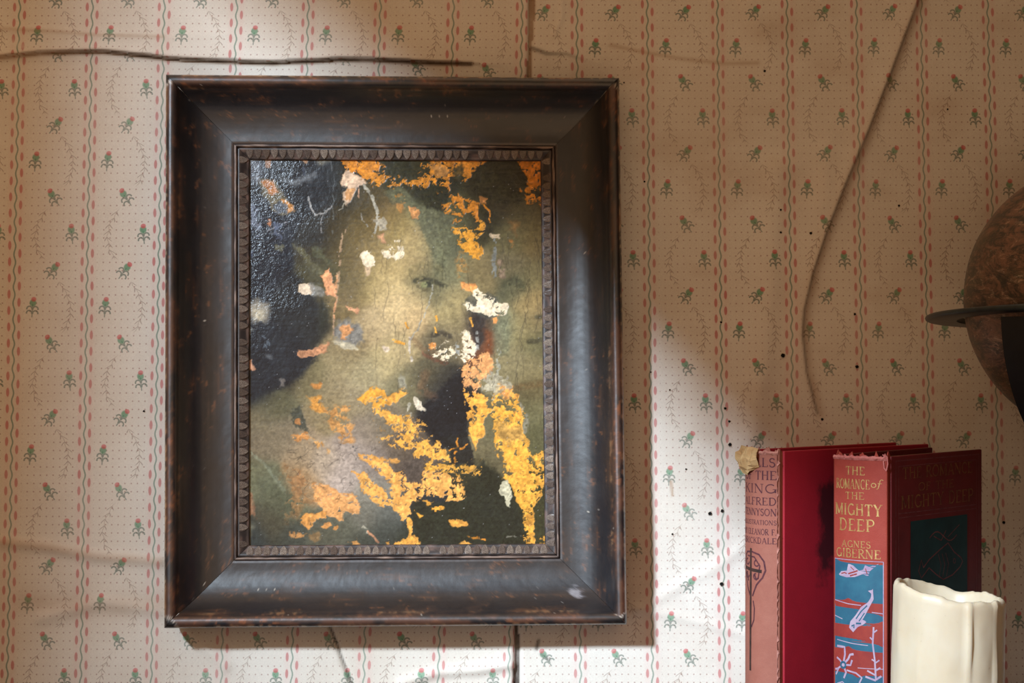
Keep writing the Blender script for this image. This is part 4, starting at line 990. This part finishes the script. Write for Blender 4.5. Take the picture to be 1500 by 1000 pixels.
fray_strip('frayed_head', book1, lambda u_, z, o_: sm1(z, H1 - .0035 + (u_ - .5) * .02, o_), .5, .25, .98, FR1, 9, amp=.12, base=.12, n=24)

# --- the second book
d2 = 1.46; A2 = at(1300, 668, d2); z2 = -0.0812; H2 = z2 - SHZ; W2 = .0448
SP2 = cloth('orange_red_spine_cloth', rgb(154, 58, 44), rgb(168, 78, 64), rgb(128, 42, 42), .45)
CV2 = cloth('dark_red_cover_cloth', rgb(112, 30, 32), rgb(92, 24, 28), rgb(70, 20, 24), .5, .55)
book2, sp2, cov2, sm2 = make_book('book', 'orange-red cloth book with fish and gilt lettering on its spine, behind the candle', A2, 41.4, W2, .0045, .137, H2, SHZ, SP2, CV2, 8)
GOLD = simple('worn_gilt', rgb(206, 178, 110), .42, rgb(170, 112, 66), 260, .6, .35, 0)
DULL = simple('tarnished_gilt', rgb(150, 104, 54), .5, rgb(96, 52, 34), 240, .5, .2, 0)
def y2z(py): return H2 - (py - 661) * 1.476 / F
for (s, ya, yb, u0, u1) in [('THE', 678.5, 691, .28, .64), ('ROMANCE', 697, 711.5, .07, .72), ('THE', 716, 726.5, .27, .63), ('MIGHTY', 733, 750, .05, .92), ('DEEP', 755, 773, .14, .80), ('AGNES', 787, 797, .19, .74), ('GIBERNE', 799, 812, .07, .90)]:
    st = text_strokes(s, u0 * W2, u1 * W2, y2z(yb), y2z(ya) - y2z(yb), .1)
    strokes_mesh('lettering', st, lambda x, z, o_: sm2(x / W2, z, o_), GOLD, sp2, .00012, .0015)
st = text_strokes('of', .74 * W2, .93 * W2, y2z(708), .0062, .02)
strokes_mesh('lettering', st, lambda x, z, o_: sm2(x / W2, z, o_), GOLD, sp2, .00012, .0012)
BLUE = simple('sea_blue_print', rgb(46, 102, 122), .7, rgb(36, 84, 108), 60, bumpk=0); REDP = simple('coral_red_print', rgb(152, 54, 42), .7, rgb(136, 44, 40), 90, bumpk=0); PALE = simple('pale_lilac_print', rgb(184, 164, 178), .7, rgb(158, 134, 162), 150, bumpk=0)
def e2(X, Y):
    u_ = (X - 700) / 303.0
    return ((.03 + .92 * u_) * W2, y2z(780 + (Y - 22 * u_) / 4.545))
f2 = lambda x, z, o_: sm2(x / W2, z, o_)
def E2(l): return [e2(*p) for p in l]
flat_poly('sea_panel', [E2([(702, 162), (1000, 184), (1000, 1440), (702, 1420)])], f2, BLUE, sp2, .0001)
flat_poly('red_wave', [E2(p) for p in ([(702, 432), (800, 425), (900, 440), (1000, 455), (1000, 545), (930, 525), (860, 515), (800, 505), (702, 480)], [(702, 520), (780, 540), (860, 560), (702, 560)], [(702, 590), (1000, 575), (1000, 745), (880, 725), (780, 700), (702, 692)],
      [(702, 740), (800, 745), (1000, 775), (1000, 955), (860, 950), (780, 935), (702, 925)], [(702, 1080), (1000, 1110), (1000, 1300), (702, 1280)])], f2, REDP, sp2, .00018)
flat_poly('pale_fish', [E2([(733, 268), (757, 240), (790, 246), (800, 193), (832, 206), (866, 240), (890, 240), (903, 203), (925, 215), (978, 195), (930, 243), (920, 278), (890, 262), (860, 276), (830, 287), (790, 287), (750, 282)])], f2, PALE, sp2, .00026, .0008)
flat_poly('pale_fish', [E2([(832, 650), (805, 620), (814, 578), (846, 538), (880, 480), (918, 450), (935, 418), (938, 392), (912, 366), (936, 374), (946, 360), (950, 430), (932, 470), (906, 530), (886, 570), (916, 575), (890, 600), (862, 612)])], f2, PALE, sp2, .00026, .0008)
strokes_mesh('fish_marks', [([e2(*p) for p in l], w_) for l, w_ in (([(752, 262), (775, 255), (790, 262)], .0008), ([(800, 262), (840, 248), (860, 240)], .001), ([(812, 276), (855, 262)], .001), ([(815, 215), (838, 238)], .0006), ([(905, 225), (915, 262)], .0006))], f2, REDP, sp2, .00034)
strokes_mesh('fish_marks', [([e2(*p) for p in l], w_) for l, w_ in (([(850, 560), (880, 510), (915, 470)], .0009), ([(822, 610), (838, 600), (836, 622)], .0012), ([(868, 575), (900, 520)], .0008), ([(850, 590), (880, 590)], .0012))], f2, BLUE, sp2, .00034)
pl = [([(950, 612), (945, 720), (956, 830), (962, 960)], .0012), ([(948, 650), (968, 632)], .001), ([(946, 700), (930, 680)], .001), ([(958, 840), (940, 825)], .001), ([(958, 850), (980, 830)], .001), ([(960, 900), (985, 880)], .0012), ([(960, 930), (915, 900)], .0012), ([(962, 960), (990, 935)], .0014), ([(962, 965), (905, 940)], .0014),
      ([(765, 870), (778, 800), (775, 752), (720, 748)], .0016), ([(765, 870), (800, 830), (812, 800), (835, 795)], .0016), ([(765, 870), (815, 870), (825, 835)], .0014), ([(765, 870), (740, 840), (718, 825)], .0014), ([(765, 870), (725, 900), (706, 905)], .0014), ([(765, 870), (785, 920), (770, 960)], .0016), ([(790, 905), (850, 920), (885, 950), (870, 985)], .0012), ([(730, 900), (712, 940)], .0012),
      ([(703, 440), (800, 462), (880, 470)], .0006), ([(940, 515), (1000, 525)], .0006), ([(703, 545), (760, 565)], .0006), ([(720, 705), (830, 725), (920, 735)], .0006), ([(860, 885), (1000, 890)], .0005), ([(720, 1000), (760, 985), (790, 1010)], .0008), ([(702, 162), (1000, 184)], .0005), ([(1000, 184), (1000, 1440)], .0006)]
strokes_mesh('pale_seaweed', [([e2(*p) for p in l], w_) for l, w_ in pl], f2, PALE, sp2, .0003, .0015)
strokes_mesh('octopus_body', [([e2(765 + 17 * math.cos(a * .5236), 872 + 20 * math.sin(a * .5236)) for a in range(13)], .0016)], f2, BLUE, sp2, .00036)
# front cover of the second book: tooled borders, lettering, sea panel
cvx = W2 / 2 + .0004
LB = .137
def cmap(y, z, off): return (cvx + off, y, z)
def cz(py): return H2 - (py - 668) * 1.46 / F         # at the hinge side
DRL = simple('tooled_mauve_line', rgb(128, 72, 74), .6, rgb(96, 44, 48), 200, bumpk=0)
def rect(y0, y1, za, zb, wd): return [([(y0, za), (y1, za)], wd), ([(y0, zb), (y1, zb)], wd), ([(y0, za), (y0, zb)], wd), ([(y1, za), (y1, zb)], wd)]
tp = H2 - .0045
strokes_mesh('tooled_border', rect(.0105, .132, tp, .006, .0007) + rect(.0145, .128, tp - .004, .010, .0006) + [([(.0145, H2 - .0425), (.128, H2 - .0425)], .0007), ([(.0145, H2 - .0455), (.128, H2 - .0455)], .0006)], cmap, DRL, cov2[0], .00015)
for (s, zt, h, y0, y1) in (('THE ROMANCE', .0095, .0085, .020, .122), ('OF THE', .0215, .006, .042, .094), ('MIGHTY DEEP', .0300, .0095, .018, .123)):
    strokes_mesh('lettering', text_strokes(s, y0, y1, H2 - zt - h, h), cmap, DULL, cov2[0], .00015)
TEAL = simple('dark_teal_print', rgb(22, 60, 62), .6, rgb(16, 44, 48), 50, bumpk=0)
flat_poly('sea_panel', [[(.031, H2 - .049), (.114, H2 - .049), (.114, .02), (.031, .02)]], cmap, TEAL, cov2[0], .00012, .01)
def fish(cy_, cz_, k, flip=1):
    o = [(-.5, 0), (-.36, .14), (-.1, .30), (.12, .42), (.28, .22), (.46, .08), (.5, 0), (.44, -.1), (.24, -.24), (.0, -.3), (-.2, -.16), (-.36, -.02), (-.55, -.2), (-.62, -.05), (-.55, .16), (-.5, 0)]
    body = [([(cy_ + x * k * flip * 1.25, cz_ + z * k * .8) for x, z in o], .0009)]
    for q in (-.1, .02, .14): body.append(([(cy_ + (x + q) * k * flip, cz_ + z * k) for x, z in ((-.06, .18), (.03, .0), (-.04, -.2))], .0006))
    body.append(([(cy_ + (.36 + .04 * math.cos(a)) * k * flip, cz_ + (.03 + .04 * math.sin(a)) * k) for a in range(7)], .0006))
    return body
strokes_mesh('printed_fish', fish(.078, H2 - .084, .046), cmap, DRL, cov2[0], .0002)
strokes_mesh('printed_fish', [([(.058 + i * .004, H2 - .063 + .004 * math.sin(i * .62)) for i in range(11)], .0008), ([(.064, H2 - .062), (.075, H2 - .066), (.082, H2 - .059)], .0007), ([(.085, H2 - .064), (.102, H2 - .056)], .0006)], cmap, DRL, cov2[0], .0002)
# frayed thread at the head of its spine
FR2 = simple('frayed_red_fibres', rgb(196, 120, 112), .9, rgb(164, 84, 78), 200)
fray_strip('frayed_head', book2, lambda u_, z, o_: sm2(z, H2 - .004 + (u_ - .5) * .02, o_), .5, .0, 1.0, FR2, 4, amp=.08, base=.14, n=30)
strokes_mesh('loose_thread', [([(.93 * W2, H2 + .0005), (1.0 * W2, H2 - .001), (1.01 * W2, H2 - .006), (.985 * W2, H2 - .011), (.955 * W2, H2 - .009), (.945 * W2, H2 - .004)], .0008)], lambda x, z, o_: sm2(x / W2, z, o_), FR2, book2, .0012, .001)

# ------------------------------------------------------------------ candle
WAX, b = tree('ivory_wax')
n = noise(30, 4, .6); sp_ = noise(240, 3, .5)
col = mix(ramp(n, .35, .7) * .5, rgb(210, 198, 174), rgb(200, 178, 144)); col = mix(ramp(sp_, .70, .78) * .4, col, rgb(140, 110, 80))
link(col, b.inputs['Base Color']); b.inputs['Roughness'].default_value = .42
b.inputs['Subsurface Weight'].default_value = .25; b.inputs['Subsurface Radius'].default_value = (.012, .008, .004); b.inputs['Subsurface Scale'].default_value = .6
bump(b, noise(120, 4, .6), .15, .0006)
dc = 1.36; cc = at(1383.5, 862, dc); CR = 81.5 * dc / F; CZ = cc.z - SHZ
candle = empty('pillar_candle', (cc.x, cc.y, SHZ), (0, math.radians(1.6), 0), 'thick ivory pillar candle with a hollow melted rim, in front of the books', 'candle')
NA = 120; ang = np.linspace(0, 2 * math.pi, NA, endpoint=False)      # 0 = right, -90 = towards the viewer
rim = (fbm(np.cos(ang) * 2.6, np.sin(ang) * 2.6, 3, 4) - .5) * .007 + .0012 * np.sin(ang * 3 + 1) - .0042 * np.cos(ang) * 1.2
rim += .001 * np.exp(-((ang - 2.6) / .35) ** 2) - .0045 * np.exp(-((ang - 4.5) / .5) ** 2)
rows = []
def ringv(r, z): return np.stack([np.cos(ang) * r, np.sin(ang) * r, z + ang * 0], -1)
drip = np.zeros(NA)
for (a0, wd, am) in ((4.86, .045, .0026), (5.46, .04, .0024), (4.0, .09, .0009), (3.5, .12, .0007), (5.1, .2, .0007)):
    drip += am * np.exp(-((ang - a0) / wd) ** 2)
for z in np.linspace(0, 1, 40):
    zz = z * (CZ - .004)
    r = CR * (1.0 - .006 * z) + drip * np.clip(z * 1.5, 0, 1) * (.7 + .5 * np.sin(z * 9 + ang * 4)) + (fbm(ang * 3, ang * 0 + z * 5, 6, 3) - .5) * .0012
    rows.append(ringv(r, zz + rim * z))
top = CZ
for (dr_, dz) in ((-.0006, .002), (-.0018, .0034), (-.0034, .0034), (-.0046, .0016), (-.0056, -.003), (-.0064, -.010), (-.0075, -.022), (-.012, -.032), (-.024, -.035)):
    rows.append(ringv(CR * .994 + dr_ + drip * .5, top - .004 + dz + rim * max(0.0, 1 + min(0, dz) * 90)))
rows.append(ringv(np.full(NA, .0005), top - .040))
rows.insert(0, ringv(np.full(NA, .0005), 0.0))
grid_mesh('wax_body', np.stack(rows), WAX, candle, closed_u=True)
WICK = simple('charred_wick', rgb(30, 26, 24), .9)
mk('wick', [(math.cos(a) * .0011, math.sin(a) * .0011, z) for z in (CZ - .041, CZ - .030) for a in np.linspace(0, 5.24, 6)], [(i, (i + 1) % 6, 6 + (i + 1) % 6, 6 + i) for i in range(6)] + [tuple(range(6, 12))], WICK, candle)

# ------------------------------------------------------------------ globe on its stand
GM, b = tree('browned_globe_varnish')
mp = mapping((10, 10, 26), rot=(.5, .2, .3)); n = noise(3.4, 9, .78, mp, 1.6); n2 = noise(5.5, 9, .78, mp, 1.0); n3 = noise(90, 6, .75); n4 = noise(26, 7, .7, None, .8)
col = mix(ramp(n, .44, .56), rgb(62, 52, 40), rgb(132, 94, 72)); col = mix(ramp(n4, .50, .62) * .7, col, rgb(78, 74, 54))
col = mix(ramp(n2, .55, .66) * .8, col, rgb(196, 162, 132)); col = mix(ramp(n3, .52, .66) * .55, col, rgb(34, 32, 26)); col = mix(ramp(noise(12, 7, .75, mp), .60, .70) * .5, col, rgb(206, 190, 166))
link(col, b.inputs['Base Color']); b.inputs['Roughness'].default_value = .42; bump(b, n2, .3, .001)
BLK = simple('blackened_metal', rgb(58, 68, 68), .42, rgb(40, 44, 46), 60, .5, .3)
STD = simple('dark_blue_lacquer', rgb(24, 27, 36), .45, rgb(16, 18, 24), 40)
dgl = 1.52; gc = at(1618, 437, dgl); GR_ = 202 * dgl / F
globe = empty('table_globe', (gc.x, gc.y, SHZ), (0, 0, 0), 'weathered brown globe in a dark ring stand at the right edge', 'globe')
gz = gc.z - SHZ
th = np.linspace(0.001, math.pi - .001, 60); ph = np.linspace(0, 2 * math.pi, 96, endpoint=False)
TH, PHI = np.meshgrid(th, ph, indexing='ij')
rr = GR_ * (1 + (fbm(PHI * 4, TH * 5, 4, 3) - .5) * .006)
ball = grid_mesh('globe_ball', np.stack([np.sin(TH) * np.cos(PHI) * rr, np.sin(TH) * np.sin(PHI) * rr, gz + np.cos(TH) * rr], -1), GM, globe, closed_u=True, flip=True)
RO, RI, RT = 258 * dgl / F, 212 * dgl / F, .0042
tl = math.radians(3.2)
prof = [(RI, -RT / 2), (RI, RT / 2), (RO - .002, RT / 2), (RO - .0005, RT / 2 - .0008), (RO, 0), (RO - .0005, -RT / 2 + .0008), (RO - .002, -RT / 2), (RI, -RT / 2)]
rz = gz - 26 * dgl / F
rows = []
for r, z in prof:
    rows.append(np.stack([np.cos(ph) * r, np.sin(ph) * r * math.cos(tl) , rz + z - np.sin(ph) * r * math.sin(tl)], -1))
grid_mesh('horizon_ring', np.stack(rows), BLK, globe, closed_u=True)
for azd in (-137, 43):
    az = math.radians(azd); vs = []; fs = []; nseg = 22
    for i in range(nseg + 1):
        q = math.radians(2 + 84 * i / nseg); r0, r1 = RI + .003, RI + .013
        for (r, s) in ((r0, -.010), (r1, -.010), (r1, .010), (r0, .010)):
            rad = r * math.cos(q); z = rz - RT / 2 - r * math.sin(q) - (math.sin(az) * RO * math.sin(tl)) * math.cos(q)
            vs.append((math.cos(az) * rad - math.sin(az) * s, math.sin(az) * rad + math.cos(az) * s, z))
    for i in range(nseg):
        for k in range(4): fs.append((i * 4 + k, i * 4 + (k + 1) % 4, (i + 1) * 4 + (k + 1) % 4, (i + 1) * 4 + k))
    fs += [(0, 1, 2, 3), tuple(range(nseg * 4 + 3, nseg * 4 - 1, -1))]
    mk('stand_arm', vs, fs, STD, globe, smooth=False)
def lathe(name, pr, mat, parent, n=40):
    a = np.linspace(0, 2 * math.pi, n, endpoint=False)
    return grid_mesh(name, np.stack([np.stack([np.cos(a) * r, np.sin(a) * r, a * 0 + z], -1) for r, z in pr]), mat, parent, closed_u=True)
zb = rz - RI - .012
lathe('stand_column', [(.0005, .016), (.014, .016), (.012, .022), (.009, .03), (.009, zb * .55), (.016, zb * .65), (.012, zb * .75), (.018, zb), (.024, zb + .008), (.0005, zb + .012)], STD, globe)
lathe('stand_base', [(.0005, 0), (.062, 0), (.064, .004), (.060, .009), (.040, .013), (.020, .018), (.0005, .018)], STD, globe)
